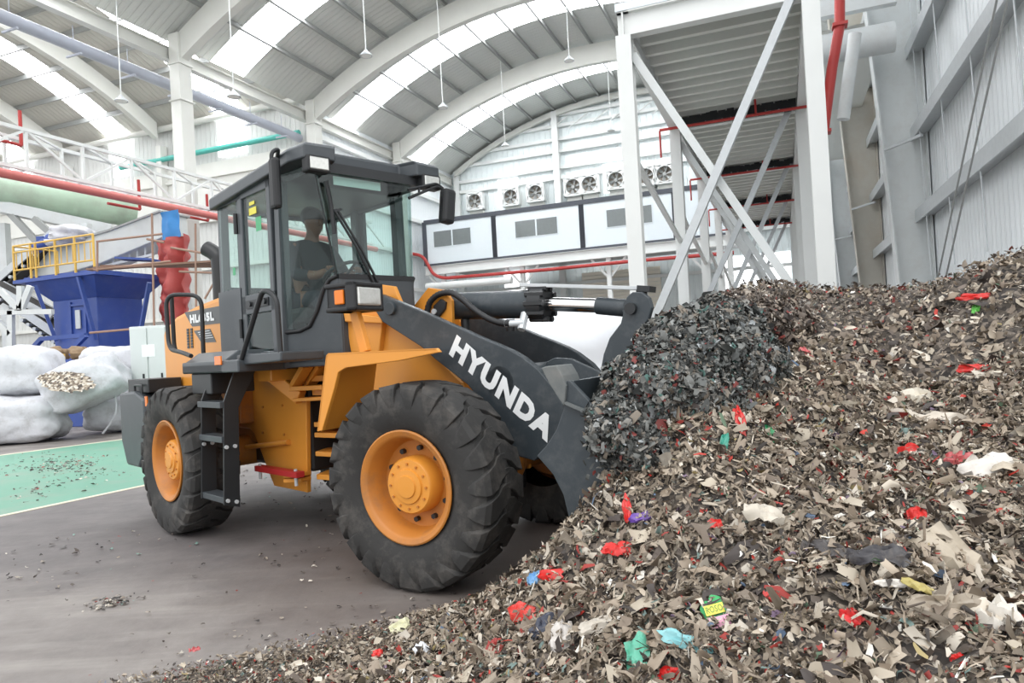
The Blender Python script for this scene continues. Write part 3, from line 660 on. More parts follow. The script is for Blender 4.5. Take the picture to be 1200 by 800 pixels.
# tower: two side plates, rear column and cap
tower = [(-1.0, .52), (-1.06, 1.57), (-1.10, 1.84), (-.80, 2.1), (-.60, 2.06), (-.42, 1.66), (-.02, 1.30), (.05, 1.0), (.12, .9), (.12, .55)]
for y in (-.37, .33):
    MB(FF).prism([(a, y, b) for a, b in tower], (0, .04, 0)).build('tower_plate', M['orange'], LD, bevel=.006)
MB(FF).box((-1.08, -.40, .62), (-1.02, .40, 1.80)).build('tower_back_plate', M['orange'], LD, bevel=.006)
col = poly(FF, 'y', -.42, [(411, 413), (404, 375), (448, 377), (444, 413)])
MB(FF).prism(col, (0, .1, 0)).build('tower_column', M['orange'], LD, bevel=.01)
cap = poly(FF, 'y', -.46, [(402, 366), (404, 377), (447.5, 379), (447.5, 371)])
MB(FF).prism(cap, (0, .2, 0)).build('tower_cap', M['orange'], LD, bevel=.008)
MB(FF).box((-.9, -.32, .4), (.1, .32, .95)).build('front_frame_box', M['black'], LD, bevel=.02)
MB(FF).tube([(0, -.75, TR), (0, .75, TR)], .15, 24).build('front_axle', M['orange_dirty'], LD, smooth=40)
MB(FF).lathe([(-.2, .1), (-.17, .2), (0, .27), (.17, .2), (.2, .1)], (0, 0, TR), 'y', 24).build('axle_housing', M['orange_dirty'], LD, smooth=40)
# tilt cylinder lug
for y in (-.15, .11):
    lug = poly(FF, 'y', y, [(493, 368), (497, 356), (505, 348), (515, 344), (524, 345), (529, 352), (530, 383), (540, 400), (500, 400)])
    MB(FF).prism(lug, (0, .04, 0)).build('cylinder_lug', M['orange'], LD, bevel=.006)
rp = poly(FF, 'y', -.175, [(508, 358), (516, 350), (522, 354), (521, 362), (513, 372), (507, 370)])
MB(FF).prism(rp, (0, .03, 0)).build('pin_keeper', M['black'], LD, bevel=.005)
q = at(FF, 508, 365, 'y', -.19); MB(FF).cyl((q[0], -.19, q[2]), (q[0], -.17, q[2]), .022, 12).build('keeper_bolt', M['galv'], LD)
c0, c1 = at(FF, 516, 359, 'y', 0), at(FF, 632, 356, 'y', 0)
g0, g1 = at(FF, 626, 356, 'y', 0), at(FF, 641, 356, 'y', 0); r1 = at(FF, 700, 358, 'y', 0); r2 = at(FF, 747, 362, 'y', 0)
MB(FF).cyl(c0, c1, .107, 28).build('tilt_cylinder', M['loader_grey'], LD, smooth=40, bevel=.006)
gl = MB(FF).cyl(g0, g1, .128, 28)
for k in range(10):
    A = k*PI/5; o = np.array([0, .118*math.cos(A), .118*math.sin(A)]); gl.cyl(g0+o-np.array([.02, 0, 0]), g1+o+np.array([.025, 0, 0]), .022, 6)
gl.build('cylinder_head', M['black'], LD, smooth=40)
MB(FF).cyl(g1, r1, .052, 20).build('piston_rod', M['chrome'], LD, smooth=40)
MB(FF).cyl(r1, r2, .062, 20).cyl(r2+np.array([0, -.06, 0]), r2+np.array([0, .06, 0]), .09, 20).build('rod_end', M['loader_grey'], LD, smooth=40, bevel=.004)
for px_ in (545, 598):
    q = at(FF, px_, 374, 'y', -.02); MB(FF).cyl(q, q+np.array([0, 0, -.09]), .035, 10).build('hose_port', M['black'], LD, smooth=40)
# position rod above the cylinder
a, b = at(FF, 612, 334, 'y', 0), at(FF, 762, 338, 'y', 0)
MB(FF).bar(a, b, .1, .025).build('indicator_bar', M['galv'], LD, bevel=.003)
for px_, y0, y1 in ((626, 336, 346), (752, 338, 352)):
    MB(FF).bar(at(FF, px_, y0, 'y', 0), at(FF, px_, y1, 'y', 0), .06, .06).build('indicator_bracket', M['black'], LD)
MB(FF).bar(at(FF, 750, 338, 'y', 0), at(FF, 765, 339, 'y', 0), .13, .04).build('indicator_tip', M['black'], LD)
hp = [at(FF, *q, 'y', -.19) for q in ((500, 368), (504, 354), (514, 345), (528, 343), (541, 350), (555, 362), (570, 372), (585, 378), (597, 379))]
HS = smooth_path(hp, 8); rad = [.022+.004*(i % 2) for i in range(len(HS))]
hose = MB(FF).tube(HS, rad, 10).build('hydraulic_hose', M['black_plastic'], LD, smooth=60)
MB(FF).cyl(hp[-1]-np.array([.04, 0, 0]), hp[-1]+np.array([.09, .05, 0]), .026, 10).cyl(hp[-1]+np.array([.08, .03, -.05]), hp[-1]+np.array([.08, .1, .07]), .03, 8).build('hose_coupling', M['galv'], LD, smooth=40)
# bell crank
bc = [(741, 342), (752, 342), (761, 349), (764, 360), (760, 374), (748, 392), (738, 413), (722, 445), (700, 475), (690, 470), (703, 437), (707, 415), (714, 396), (727, 379), (732, 360), (734, 348)]
for y in (-.11, .07):
    MB(FF).prism(poly(FF, 'y', y, bc), (0, .05, 0)).build('bell_crank', M['loader_grey'], LD, bevel=.008)
q = r2; MB(FF).cyl((q[0], -.15, q[2]), (q[0], .15, q[2]), .04, 16).build('crank_pin', M['black'], LD, smooth=40)
# front mudguard (near side and far side)
for s in (-1, 1):
    y0, y1 = (-1.1, -.58) if s < 0 else (.58, 1.1)
    ex_ = .32 if s < 0 else .05
    outer = [(-.745, 1.03), (-.622, 1.55), (-.60, 1.565), (ex_, 1.556), (ex_+.025, 1.53)]
    inner = [(ex_-.02, 1.525), (.02, 1.49), (-.45, 1.46), (-.52, 1.43), (-.56, 1.33), (-.70, 1.03)]
    lip = MB(FF).prism([(a, (y0 if s < 0 else y1-.03), b) for a, b in outer+inner], (0, .03, 0))
    fd = lip.build('mudguard', M['orange'], LD, bevel=.005)
    sh = MB(FF); ln = [(-.745, 1.03), (-.622, 1.55), (-.60, 1.565), (ex_, 1.556)]
    for i in range(3):
        (a, b), (c, d) = ln[i], ln[i+1]; n_ = Vector((-(d-b), 0, c-a)).normalized()*-.012
        q_ = sh.prism([(a, y0, b), (c, y0, d), (c+n_[0], y0, d+n_[2]), (a+n_[0], y0, b+n_[2])], (0, y1-y0, 0))
        if i == 2:
            for vi in (-3, -2) if s < 0 else (-7, -6): vx = sh.v[vi]; sh.v[vi] = (vx[0]-.36, vx[1], vx[2])
    sh.build('mudguard_sheet', M['orange'], fd)
# head lamp cluster
for s in (-1, 1):
    yc = -.9*1 if s < 0 else .9
    b = MB(FF)
    x0, x1, z0, z1 = -.66, -.40, 1.845, 2.045; ya, yb = yc-.15, yc+.15
    b.box((x0, ya, z1-.035), (x1+.02, yb, z1)); b.box((x0, ya, z0), (x1+.02, yb, z0+.035)); b.box((x0, ya+.02, z0), (x0+.05, yb-.02, z1)); b.box((x0, ya+.02, z0), (x1-.06, yb-.02, z1)); b.box((x0+.19, ya, z0), (x1+.02, ya+.035, z1)); b.box((x0+.19, yb-.035, z0), (x1+.02, yb, z1))
    hl = b.build('lamp_housing', M['black_plastic'], LD, bevel=.012)
    MB(FF).box((x1-.02, ya+.03, z0+.035), (x1+.025, yb-.03, z1-.035)).build('headlamp_lens', M['lens'], hl, bevel=.015)
    yo = ya if s < 0 else yb-.02
    MB(FF).box((x0+.09, yo, z0+.05), (x0+.175, yo+.02, z1-.05)).build('indicator_lens', M['amber'], hl, bevel=.008)
    MB(FF).bar((-.52, yc+.0, z0), (-.44, yc, 1.56), .05, .07).build('lamp_arm', M['orange'], LD, bevel=.006)

# ---- bucket ------------------------------------------------------------
side = [(661, 447), (668, 446), (704, 484), (740, 515), (775, 560), (770, 640), (700, 660), (668, 632), (666, 605), (660, 580), (648, 556), (629, 534), (640, 522), (652, 503), (660, 480)]
bs = poly(FF, 'y', -1.2, side)
bucket = MB(FF).prism(bs, (0, .035, 0)).build('bucket', M['loader_grey'], LD, bevel=.005)
MB(FF).prism([(p[0], 1.165, p[2]) for p in bs], (0, .035, 0)).build('bucket_side', M['loader_grey'], bucket, bevel=.005)
bx = MB(FF); L_ = [bs[i] for i in (0, 14, 13, 12, 11, 10, 9, 8, 7)]
for i in range(len(L_)-1):
    p, q = L_[i], L_[i+1]; d = Vector((q[0]-p[0], 0, q[2]-p[2])).normalized(); n_ = np.array([-d.z, 0, d.x])*.025
    bx.prism([(p[0], -1.17, p[2]), (q[0], -1.17, q[2]), (q[0]+n_[0], -1.17, q[2]+n_[2]), (p[0]+n_[0], -1.17, p[2]+n_[2])], (0, 2.34, 0))
bx.build('bucket_back', M['loader_grey'], bucket)
e = MB(FF); e.prism(poly(FF, 'y', -1.235, [(661, 471), (662, 474), (706, 493), (705, 489)]), (0, .04, 0)); e.build('bucket_rib', M['loader_grey_dusty'], bucket)
ds = poly(FF, 'y', -1.22, [(634, 431), (640, 429), (652, 428), (659, 440), (663, 452), (661, 476), (652, 463), (643, 449)])
MB(FF).prism(ds, (0, .2, 0)).build('bucket_corner_plate', M['loader_grey_dusty'], bucket, bevel=.006)
for y in (-.2, .12):
    ears = poly(FF, 'y', y, [(640, 424), (650, 419), (668, 420), (712, 440), (712, 470), (660, 470), (642, 440)])
    MB(FF).prism(ears, (0, .04, 0)).build('bucket_ear', M['loader_grey'], bucket, bevel=.005)
ld_ = [at(FF, 700, 472, 'y', 0), at(FF, 660, 455, 'y', 0)]
MB(FF).bar(ld_[0], ld_[1], .08, .12).build('tilt_link', M['loader_grey'], LD, bevel=.006)

# ---- articulation & rear frame -------------------------------------------------
rf = [(277, 420), (341, 416), (346, 470), (359, 470), (360, 577), (321, 569), (310, 540), (298, 508), (292, 502), (277, 500)]
for y in (-.36, .32):
    pts = [(p[0], y, p[2]) for p in poly(RF, 'y', -.36, rf)]
    MB(RF).prism(pts, (0, .04, 0)).build('rear_frame_plate', M['orange'], LD, bevel=.006)
pb = MB(RF)
for px_, py_ in ((308, 477), (331, 475), (333, 509), (308, 507)):
    q = at(RF, px_, py_, 'y', -.365); pb.cyl((q[0], -.372, q[2]), (q[0], -.355, q[2]), .012, 8)
pb.build('plate_bolts', M['orange_dirty'], LD)
MB(RF).box((-2.3, -.34, .75), (-1.2, .34, 1.3)).build('rear_frame_beam', M['orange_dirty'], LD, bevel=.02)
MB(RF).box((-1.3, -.32, .55), (-.2, .32, 1.4)).build('gearbox_housing', M['black'], LD, bevel=.03)
MB(RF).tube([(-AX, -.75, TR), (-AX, .75, TR)], .15, 24).build('rear_axle', M['orange_dirty'], LD, smooth=40)
MB(RF).tube([P(RF, 262, 527, 'y', -.42), P(RF, 338, 518, 'y', -.38)], .024, 12).build('steering_rod', M['orange'], LD, smooth=40)
for i, (z, t) in enumerate(((.50, .045), (.70, .04), (.86, .04), (.95, .04), (1.22, .05), (1.34, .05))):
    m = MB(FF); m.prism([(-1.62, -.30, z), (-.95, -.33, z), (-.95, .33, z), (-1.62, .30, z), (-1.72, 0, z)], (0, 0, t)); m.build('hinge_plate', M['orange'], LD, bevel=.004)
MB(FF).cyl((-1.441, 0, .45), (-1.441, 0, 1.4), .07, 20).build('hinge_pin', M['black'], LD, smooth=40)
MB(FF).cyl((-1.3, -.22, .62), (-.95, -.22, .72), .05, 16).build('steering_cylinder', M['loader_grey'], LD, smooth=40)
MB(FF).cyl((-1.5, -.22, 1.08), (-.95, -.26, 1.06), .03, 12).cyl((-1.5, -.1, 1.14), (-.95, -.15, 1.12), .02, 12).build('hydraulic_line', M['galv'], LD, smooth=40)
# red locking bar
lb0, lb1 = at(RF, 303, 548, 'y', -.5), at(RF, 352, 556, 'y', -.5)
lk = MB(RF).bar(lb0, lb1, .08, .05).build('locking_bar', M['red_paint'], LD, bevel=.004)
m = MB(RF)
for q in (lb0*.96+lb1*.04, lb0*.1+lb1*.9): m.cyl(q+np.array([0, 0, -.1]), q+np.array([0, 0, .04]), .015, 8)
m.build('locking_pin', M['galv'], lk)
MB(RF).bar(at(RF, 338, 556, 'y', -.46), at(RF, 359, 555, 'y', -.4), .12, .03).bar(at(RF, 338, 562, 'y', -.46), at(RF, 359, 561, 'y', -.4), .12, .03).build('lock_bracket', M['orange'], LD, bevel=.004)
# cab carriers
MB(RF).bar(at(RF, 300, 424, 'y', -.55), at(RF, 353, 466, 'y', -.4), .08, .12).build('cab_support', M['orange'], LD, bevel=.01)
MB(RF).box((-.55, -.6, 1.36), (-.3, -.35, 1.46)).build('cab_mount', M['orange'], LD, bevel=.01)
br = MB(RF); br.bar(at(RF, 346, 452, 'y', -.42), at(RF, 360, 428, 'y', -.42), .1, .05); br.bar(at(RF, 378, 428, 'y', -.3), at(RF, 362, 452, 'y', -.3), .1, .05); br.bar(at(RF, 352, 427, 'y', -.38), at(RF, 382, 427, 'y', -.34), .12, .03); br.bar(at(RF, 346, 455, 'y', -.42), at(RF, 384, 453, 'y', -.34), .14, .04); br.bar(at(RF, 350, 468, 'y', -.42), at(RF, 384, 466, 'y', -.34), .14, .03)
br.build('hinge_bracket', M['orange'], LD, bevel=.006)

# ---- engine hood -----------------------------------------------------------------
HY = .6
hood_prof = [(-1.2, 1.27), (-1.2, 2.19), (-1.9, 2.14), (-2.45, 2.07), (-2.8, 1.96), (-2.86, 1.9), (-2.86, 1.27)]
hood = MB(RF).prism([(x, -HY, z) for x, z in hood_prof], (0, 2*HY, 0)).build('engine_hood', M['orange'], LD, bevel=.05)
MB(RF).box((-2.7, -.5, .95), (-1.2, .5, 1.3)).build('engine_bay', M['orange_dirty'], LD, bevel=.02)
dY = -HY-.004
def dec(pts, mat, name, par, th=.004): return MB(RF).prism(poly(RF, 'y', dY, pts), (0, th, 0)).build(name, mat, par)
M['decal_grey'] = paint('decal_grey', (88, 90, 90), .5, var=.05)
dec([(216, 366), (262, 357.5), (262, 378), (225, 382.5)], M['decal_grey'], 'model_decal', hood)
lt = MB(RF); t0, t1, tz = at(RF, 223.5, 379, 'y', dY), at(RF, 251.5, 375.5, 'y', dY), at(RF, 222.5, 368.5, 'y', dY)
lettering(lt, 'HL635L', t0, t1-t0, tz-t0, .07, (0, -.004, 0)); lt.build('model_lettering', M['white_paint'], hood)
dec([(227, 387.5), (246, 385), (253, 400.5), (236, 401.5)], M['decal_grey'], 'side_decal', hood)
st_ = MB(RF)
for k in range(4):
    a, b = at(RF, 232+k*1.3, 389.5+k*2.4, 'y', dY-.004), at(RF, 245.5+k*1.5, 387.3+k*2.6, 'y', dY-.004); st_.bar(a, b, .003, .006)
st_.build('decal_stripes', M['white_paint'], hood)
vh = MB(RF)
for i in range(2):
    for k in range(7):
        q = at(RF, 220+i*4.2+k*.15, 386.5+k*3.35-i*.5, 'y', dY); vh.cbox(q, (.055, .006, .026))
vh.build('vent_holes', M['black'], hood)
MB(RF).prism(poly(RF, 'y', dY, [(259.5, 357), (260.5, 357), (262, 410), (261, 410)]), (0, .004, 0)).build('panel_seam', M['orange_dirty'], hood)
ex = smooth_path([(-2.2, -.2, 2.0), (-2.2, -.2, 2.6), (-2.23, -.22, 2.72), (-2.33, -.28, 2.8)], 6)
MB(RF).tube(ex, .085, 18, cap=True).build('exhaust_pipe', M['black'], LD, smooth=50)
# counterweight
cw = [(-2.3, 1.22), (-2.3, .75), (-2.55, .5), (-2.95, .5), (-3.1, .75), (-3.1, 1.28), (-2.6, 1.3)]
cwo = MB(RF).prism([(x, -1.0, z) for x, z in cw], (0, 2.0, 0)).build('counterweight', M['cab_grey'], LD, bevel=.03)
MB(RF).box((-2.95, -.95, 1.28), (-2.3, -.62, 1.42)).build('battery_box', M['black'], LD, bevel=.01)
rq = at(RF, 172, 470, 'y', -1.0); MB(RF).cbox((rq[0], -1.004, rq[2]), (.06, .01, .1)).build('reflector', M['amber'], cwo)
MB(RF).tube(round_path([(-2.62, -.98, 1.3), (-2.62, -.98, 1.36), (-2.4, -.98, 1.36), (-2.4, -.98, 1.28)], .03), .012, 8).build('lift_eye', M['black'], cwo, smooth=40)

# ---- platform, ladder, hand rails -------------------------------------------------
pf = MB(RF); pf.box((-1.15, -1.02, 1.46), (.02, -.6, 1.56)).box((-1.15, -1.02, 1.46), (-.28, -.55, 1.54))
pf.prism([(-1.15, -1.02, 1.54), (-.3, -1.02, 1.54), (-.35, -.85, 1.64), (-1.2, -.85, 1.64)], (0, .3, 0))
pf.prism(poly(RF, 'y', -.97, [(277, 416), (329, 411.5), (329, 423), (277, 428.5)]), (0, .35, 0))
plat = pf.build('platform', M['cab_grey'], LD, bevel=.012)
MB(RF).box((-1.05, -.98, 1.28), (-.62, -.6, 1.46)).build('tool_box', M['black'], LD, bevel=.01)
q0, q1 = at(RF, 251, 417.5, 'y', -1.03), at(RF, 259, 427.5, 'y', -1.03)
MB(RF).box((q0[0], -1.032, q1[2]), (q1[0], -1.018, q0[2])).build('reflector', M['amber'], plat, bevel=.004)
lad = None
for x in (-.76, -.30):
    pr_ = [(-1.06, .40), (-.93, .36), (-.90, 1.17), (-.72, 1.50), (-.90, 1.52), (-1.02, 1.23)]
    o = MB(RF).prism([(x, y, z) for y, z in pr_], (.02, 0, 0)).build('ladder_rail', M['black'], LD, bevel=.003)
    b = MB(RF)
    for y, z in ((-1.03, .43), (-.96, .41), (-1.02, .86), (-.95, .86)): b.cyl((x, y, z), (x+.035, y, z), .016, 8)
    b.build('rail_bolts', M['galv'], o)
for z in (.43, .92, 1.2):
    MB(RF).box((-.76, -1.05, z-.025), (-.29, -.92, z+.025)).build('step', M['cab_grey'], LD, bevel=.004)
def rail(pts, name='hand_rail', r=.02): return MB(RF).tube(round_path(pts, .12, 6), r, 12).build(name, M['black'], LD, smooth=50)
rail([tuple(np.array(P(RF, 224, 417, 'y', -.98))), P(RF, 214, 413, 'y', -.98), P(RF, 198, 409, 'y', -.98), P(RF, 194, 345, 'y', -.98), P(RF, 236, 345.5, 'y', -.75), P(RF, 238, 405, 'y', -.75), tuple(np.array(P(RF, 238, 405, 'y', -.75))*[1, 1, 0]+[0, 0, 1.5])])
rail([P(RF, 206, 412, 'y', -.9), P(RF, 204, 404, 'y', -.9), P(RF, 201, 347, 'y', -.9)])
rail([P(RF, 283, 421, 'y', -.98), P(RF, 285, 414, 'y', -.98), P(RF, 308, 338, 'y', -.98), P(RF, 324, 347, 'y', -.95), P(RF, 329, 417, 'y', -.95)])
# ================================================================== CAB
ZB, ZT = 1.47, 3.12
CX = [(-1.2, -.62), (.0, -.62), (.47, -.37), (.47, .37), (.0, .62), (-1.2, .62)]
floor_ = MB(RF).prism([(x, y, ZB) for x, y in CX], (0, 0, .1))
cab = floor_.build('cab', M['cab_grey'], LD, bevel=.01)
def cpart(m, name, mat, **k): return m.build(name, mat, cab, **k)
# roof: shallow dish with lamp pods on the front corners
rt = MB(RF)
outl = [(-1.22, -.68), (.34, -.69), (.56, -.66), (.58, -.40), (.40, -.34), (.40, .34), (.58, .40), (.56, .66), (.34, .69), (-1.22, .68)]
def rz(x): return 3.2-.10*max(0, -x-.1)/1.1*.9
n = len(outl)
vs = [(x, y, rz(x)-.13) for x, y in outl]+[(x, y, rz(x)-.03) for x, y in outl]+[(x*.96, y*.95, rz(x)) for x, y in outl]
fs = [tuple(range(n))[::-1], tuple(range(2*n, 3*n))]+[(j*n+i, j*n+(i+1) % n, (j+1)*n+(i+1) % n, (j+1)*n+i) for j in (0, 1) for i in range(n)]
rt.add(vs, fs); cpart(rt, 'cab_roof', M['cab_grey'], bevel=.012)
cpart(MB(RF).prism([(x*.97, y*.97, 3.0) for x, y in CX], (0, 0, .09)), 'roof_lining', M['black'])
# posts
def post(a, b, w=.07, d=.07): return MB(RF).bar(a, b, w, d, up=(1, 0, 0))
for s in (-1, 1):
    cpart(post((-1.17, s*.59, ZB), (-1.15, s*.58, 3.1)), 'corner_post', M['cab_grey'])
    cpart(post((.0, s*.60, ZB), (-.0, s*.58, 3.08), .085, .075), 'front_post', M['cab_grey'])
    cpart(post((-.72, s*.60, ZB), (-.72, s*.59, 3.08), .07, .08), 'door_post', M['cab_grey'])
    cpart(MB(RF).box((-1.2, s*.62-.02, ZB), (-.72, s*.62+.02, 2.2)), 'rear_side_panel', M['cab_grey'])
    cpart(MB(RF).box((-1.2, s*.615-.02, 2.98), (0.03, s*.615+.02, 3.12)), 'roof_rail', M['cab_grey'])
    # door
    y = s*.625
    d = MB(RF); F0, F1 = -.69, -.07
    d.box((F0, y-.02, 1.5), (F1, y+.02, 1.62)); d.box((F0, y-.02, 1.95), (F1, y+.02, 2.12)); d.box((F0, y-.02, 2.97), (F1, y+.02, 3.05)); d.box((F0, y-.02, 1.5), (F0+.08, y+.02, 3.05)); d.box((F1-.07, y-.02, 1.5), (F1, y+.02, 3.05))
    cpart(d, 'door', M['cab_grey'], bevel=.008)
    cpart(MB(RF).box((F0+.07, y-.005, 2.1), (F1-.06, y+.005, 2.98)), 'door_window', M['glass'])
    cpart(MB(RF).box((F0+.07, y-.005, 1.6), (F1-.06, y+.005, 1.96)), 'door_window', M['glass'])
    cpart(MB(RF).box((-1.13, y-.005, 2.2), (-.75, y+.005, 2.99)), 'rear_side_window', M['glass'])
    l = MB(RF); l.box((F0+.1, y+s*.02-.012, 2.0), (F1-.1, y+s*.02+.012, 2.07)); l.cyl((F0+.2, y, 2.035), (F0+.2, y+s*.05, 2.035), .022, 10); l.cyl((F1-.15, y, 2.04), (F1-.15, y+s*.05, 2.04), .026, 10)
    cpart(l, 'door_latch', M['black'])
    hg = MB(RF); hg.cyl((-.715, y+s*.03, 2.68), (-.715, y+s*.03, 2.86), .02, 10); hg.cyl((-.715, y+s*.03, 1.75), (-.715, y+s*.03, 1.92), .015, 10); cpart(hg, 'door_hinge', M['black'])
# rear wall with window
b_ = MB(RF); b_.box((-1.2, -.6, ZB), (-1.16, .6, 2.25)); b_.box((-1.2, -.6, 2.95), (-1.16, .6, 3.1)); cpart(b_, 'rear_panel', M['cab_grey'])
cpart(MB(RF).box((-1.185, -.56, 2.25), (-1.175, .56, 2.95)), 'rear_window', M['glass'])
# lower front: dark skirt whose edge climbs in a curve from the side to the dash
FX = .47
def chf(t, z, s=-1): return (t*FX, s*(.62-(.25-(.16 if s < 0 else .03)*max(0, min(1, (z-2.185)/.87)))*t), z)
sk = [(0.0, 1.50)]; curve = [(0.0, 1.76), (.30, 1.765), (.48, 1.80), (.62, 1.92), (.74, 2.08), (.86, 2.16), (1.0, 2.185)]
for s in (-1, 1):
    m = MB(RF); m.prism([chf(0, 1.5, s)]+[chf(t, z, s) for t, z in curve]+[chf(1, 1.5, s)], (.02, s*-.02, 0)); cpart(m, 'front_side_panel', M['cab_grey'], bevel=.004)
    m = MB(RF); cc = [chf(t, z, s) for t, z in curve]; m.prism(cc+[chf(1, 3.06, s), chf(0, 3.06, s)], (.008, s*-.008, 0)); cpart(m, 'front_side_window', M['glass'])
    cpart(MB(RF).tube([np.array(c)+np.array([0.004, s*.004, 0]) for c in cc], .018, 8), 'window_trim', M['black_plastic'], smooth=50)
m = MB(RF).box((FX-.02, -.37, 1.5), (FX+.015, .37, 2.185)); cpart(m, 'front_panel', M['cab_grey'], bevel=.006)
M['glass_front'] = glass('windscreen_glass', (.86, .935, .915, 1), 1.3)
cpart(MB(RF).prism([(FX, -.37, 2.185), (FX, .37, 2.185), (FX, .40, 3.06), (FX, -.53, 3.06)], (.008, 0, 0)), 'windscreen', M['glass_front'])
cpart(MB(RF).box((FX-.01, -.37, 2.16), (FX+.02, .37, 2.2)), 'windscreen_trim', M['black_plastic'])
cpart(MB(RF).bar((FX-.01, -.372, 2.185), (FX-.01, -.53, 3.06), .012, .012), 'glass_seam', M['black_plastic'])
cpart(MB(RF).box((.05, -.55, 3.0), (.5, .55, 3.08)), 'front_header', M['black'])
# sun visor strip behind the windscreen
cpart(MB(RF).box((FX-.06, -.33, 2.93), (FX-.05, .12, 3.0)), 'tinted_strip', paint('pale_visor_strip', (205, 225, 220), .4))
# stickers on the door window
M['sticker_y'] = paint('yellow_sticker', (214, 204, 70), .5); M['sticker_g'] = paint('green_sticker', (70, 160, 110), .5)
for k, (px, py, w, h, mt) in enumerate(((295, 238, .1, .03, 'sticker_y'), (296, 247, .14, .06, 'sticker_y'), (303, 262, .1, .12, 'sticker_g'), (274.5, 318, .05, .07, 'sticker_g'))):
    c = at(RF, px, py, 'y', -.633); cpart(MB(RF).cbox((c[0], -.633, c[2]), (w, .002, h)), 'window_sticker', M[mt])
# work lamps under the roof pods
for s in (-1, 1):
    c = (.54, s*.55, 3.03)
    lm = MB(RF).cbox(c, (.10, .2, .13)); o = cpart(lm, 'work_lamp', M['black_plastic'], bevel=.015)
    cpart(MB(RF).cbox((c[0]+.05, c[1], c[2]), (.015, .16, .095)), 'work_lamp_lens', M['lens'], bevel=.01)
# mirrors
mp = MB(RF)
n0 = at(RF, 321, 185, 'y', -.78); n1 = at(RF, 321, 246, 'y', -.78)
nz0, nz1 = n1[2], n0[2]; nx = n0[0]
mi = MB(RF).box((nx-.05, -.815, nz0), (nx+.05, -.745, nz1)); cpart(mi, 'wing_mirror', M['black_plastic'], bevel=.025)
cpart(MB(RF).tube(round_path([(0.02, -.62, nz1-.02), (nx, -.74, nz1+.08), (nx, -.8, nz1+.04), (nx, -.8, nz1-.05)], .05), .016, 8), 'mirror_arm', M['black'], smooth=40)
f0 = [at(RF, *q, 'x', .62) for q in ((479, 232), (512, 218), (519, 222), (519, 236))]
fm = MB(RF); fm.tube(round_path([f0[0], f0[1], f0[2], f0[3]], .05), .013, 8)
f1 = [at(RF, *q, 'x', .62) for q in ((478, 222), (512, 215), (519, 221))]
fm.tube(round_path(f1, .05), .013, 8); fm.tube([at(RF, 491, 219, 'x', .62), at(RF, 491, 228, 'x', .62)], .01, 6)
cpart(fm, 'mirror_arm', M['black'], smooth=40)
a, b = at(RF, 520, 221, 'x', .62), at(RF, 528, 263, 'x', .62)
R_ = Matrix.Rotation(math.radians(-8), 3, 'X')
cpart(MB(RF).cbox((a+b)/2, (.10, .13, abs(a[2]-b[2])), R_), 'wing_mirror', M['black_plastic'], bevel=.03)
# wipers
wx = FX+.03
for pts in (((444, 333), (425, 295), (396, 247)), ((440, 335), (418, 290), (392, 247))):
    cpart(MB(RF).tube([at(RF, *q, 'x', wx) for q in pts], .012, 6), 'wiper_arm', M['black'], smooth=40)
cpart(MB(RF).bar(at(RF, 391, 247, 'x', wx), at(RF, 400, 245, 'x', wx), .02, .02), 'wiper_link', M['black'])
wb_ = [at(RF, *q, 'x', wx+.01) for q in ((382, 212), (388, 240), (392, 274))]
cpart(MB(RF).tube(wb_, .017, 6), 'wiper_blade', M['black_plastic'])
cpart(MB(RF).box((FX, .0, 2.0), (FX+.04, .12, 2.1)), 'wiper_motor_cover', M['black'])
# seat and steering
st = MB(RF); st.box((-.85, -.27, 1.86), (-.32, .27, 2.0)); cpart(st, 'seat_cushion', M['seat'], bevel=.05)
R2 = Matrix.Rotation(math.radians(-8), 3, 'Y'); cpart(MB(RF).cbox((-.86, 0, 2.33), (.13, .5, .72), R2), 'seat_back', M['seat'], bevel=.05)
cpart(MB(RF).box((-.75, -.2, 1.55), (-.4, .2, 1.88)), 'seat_base', M['black'], bevel=.02)
cpart(MB(RF).bar((.2, 0, 1.55), (.02, 0, 2.18), .12, .12, up=(0, 1, 0)), 'steering_column', M['black'], bevel=.02)
sw = MB(RF); cc = Vector((.0, 0, 2.25)); ax = Vector((-.5, 0, .87)); e1 = Vector((.87, 0, .5)); e2 = Vector((0, 1, 0))
sw.tube([cc+(e1*math.cos(k*PI/12)+e2*math.sin(k*PI/12))*.2 for k in range(25)], .016, 8)
for k in range(3): sw.tube([cc, cc+(e1*math.cos(k*2.1)+e2*math.sin(k*2.1))*.2], .012, 6)
cpart(sw, 'steering_wheel', M['black'], smooth=60)
cpart(MB(RF).box((.2, -.33, 1.6), (.44, .33, 2.1)), 'dash_board', M['black'], bevel=.03)

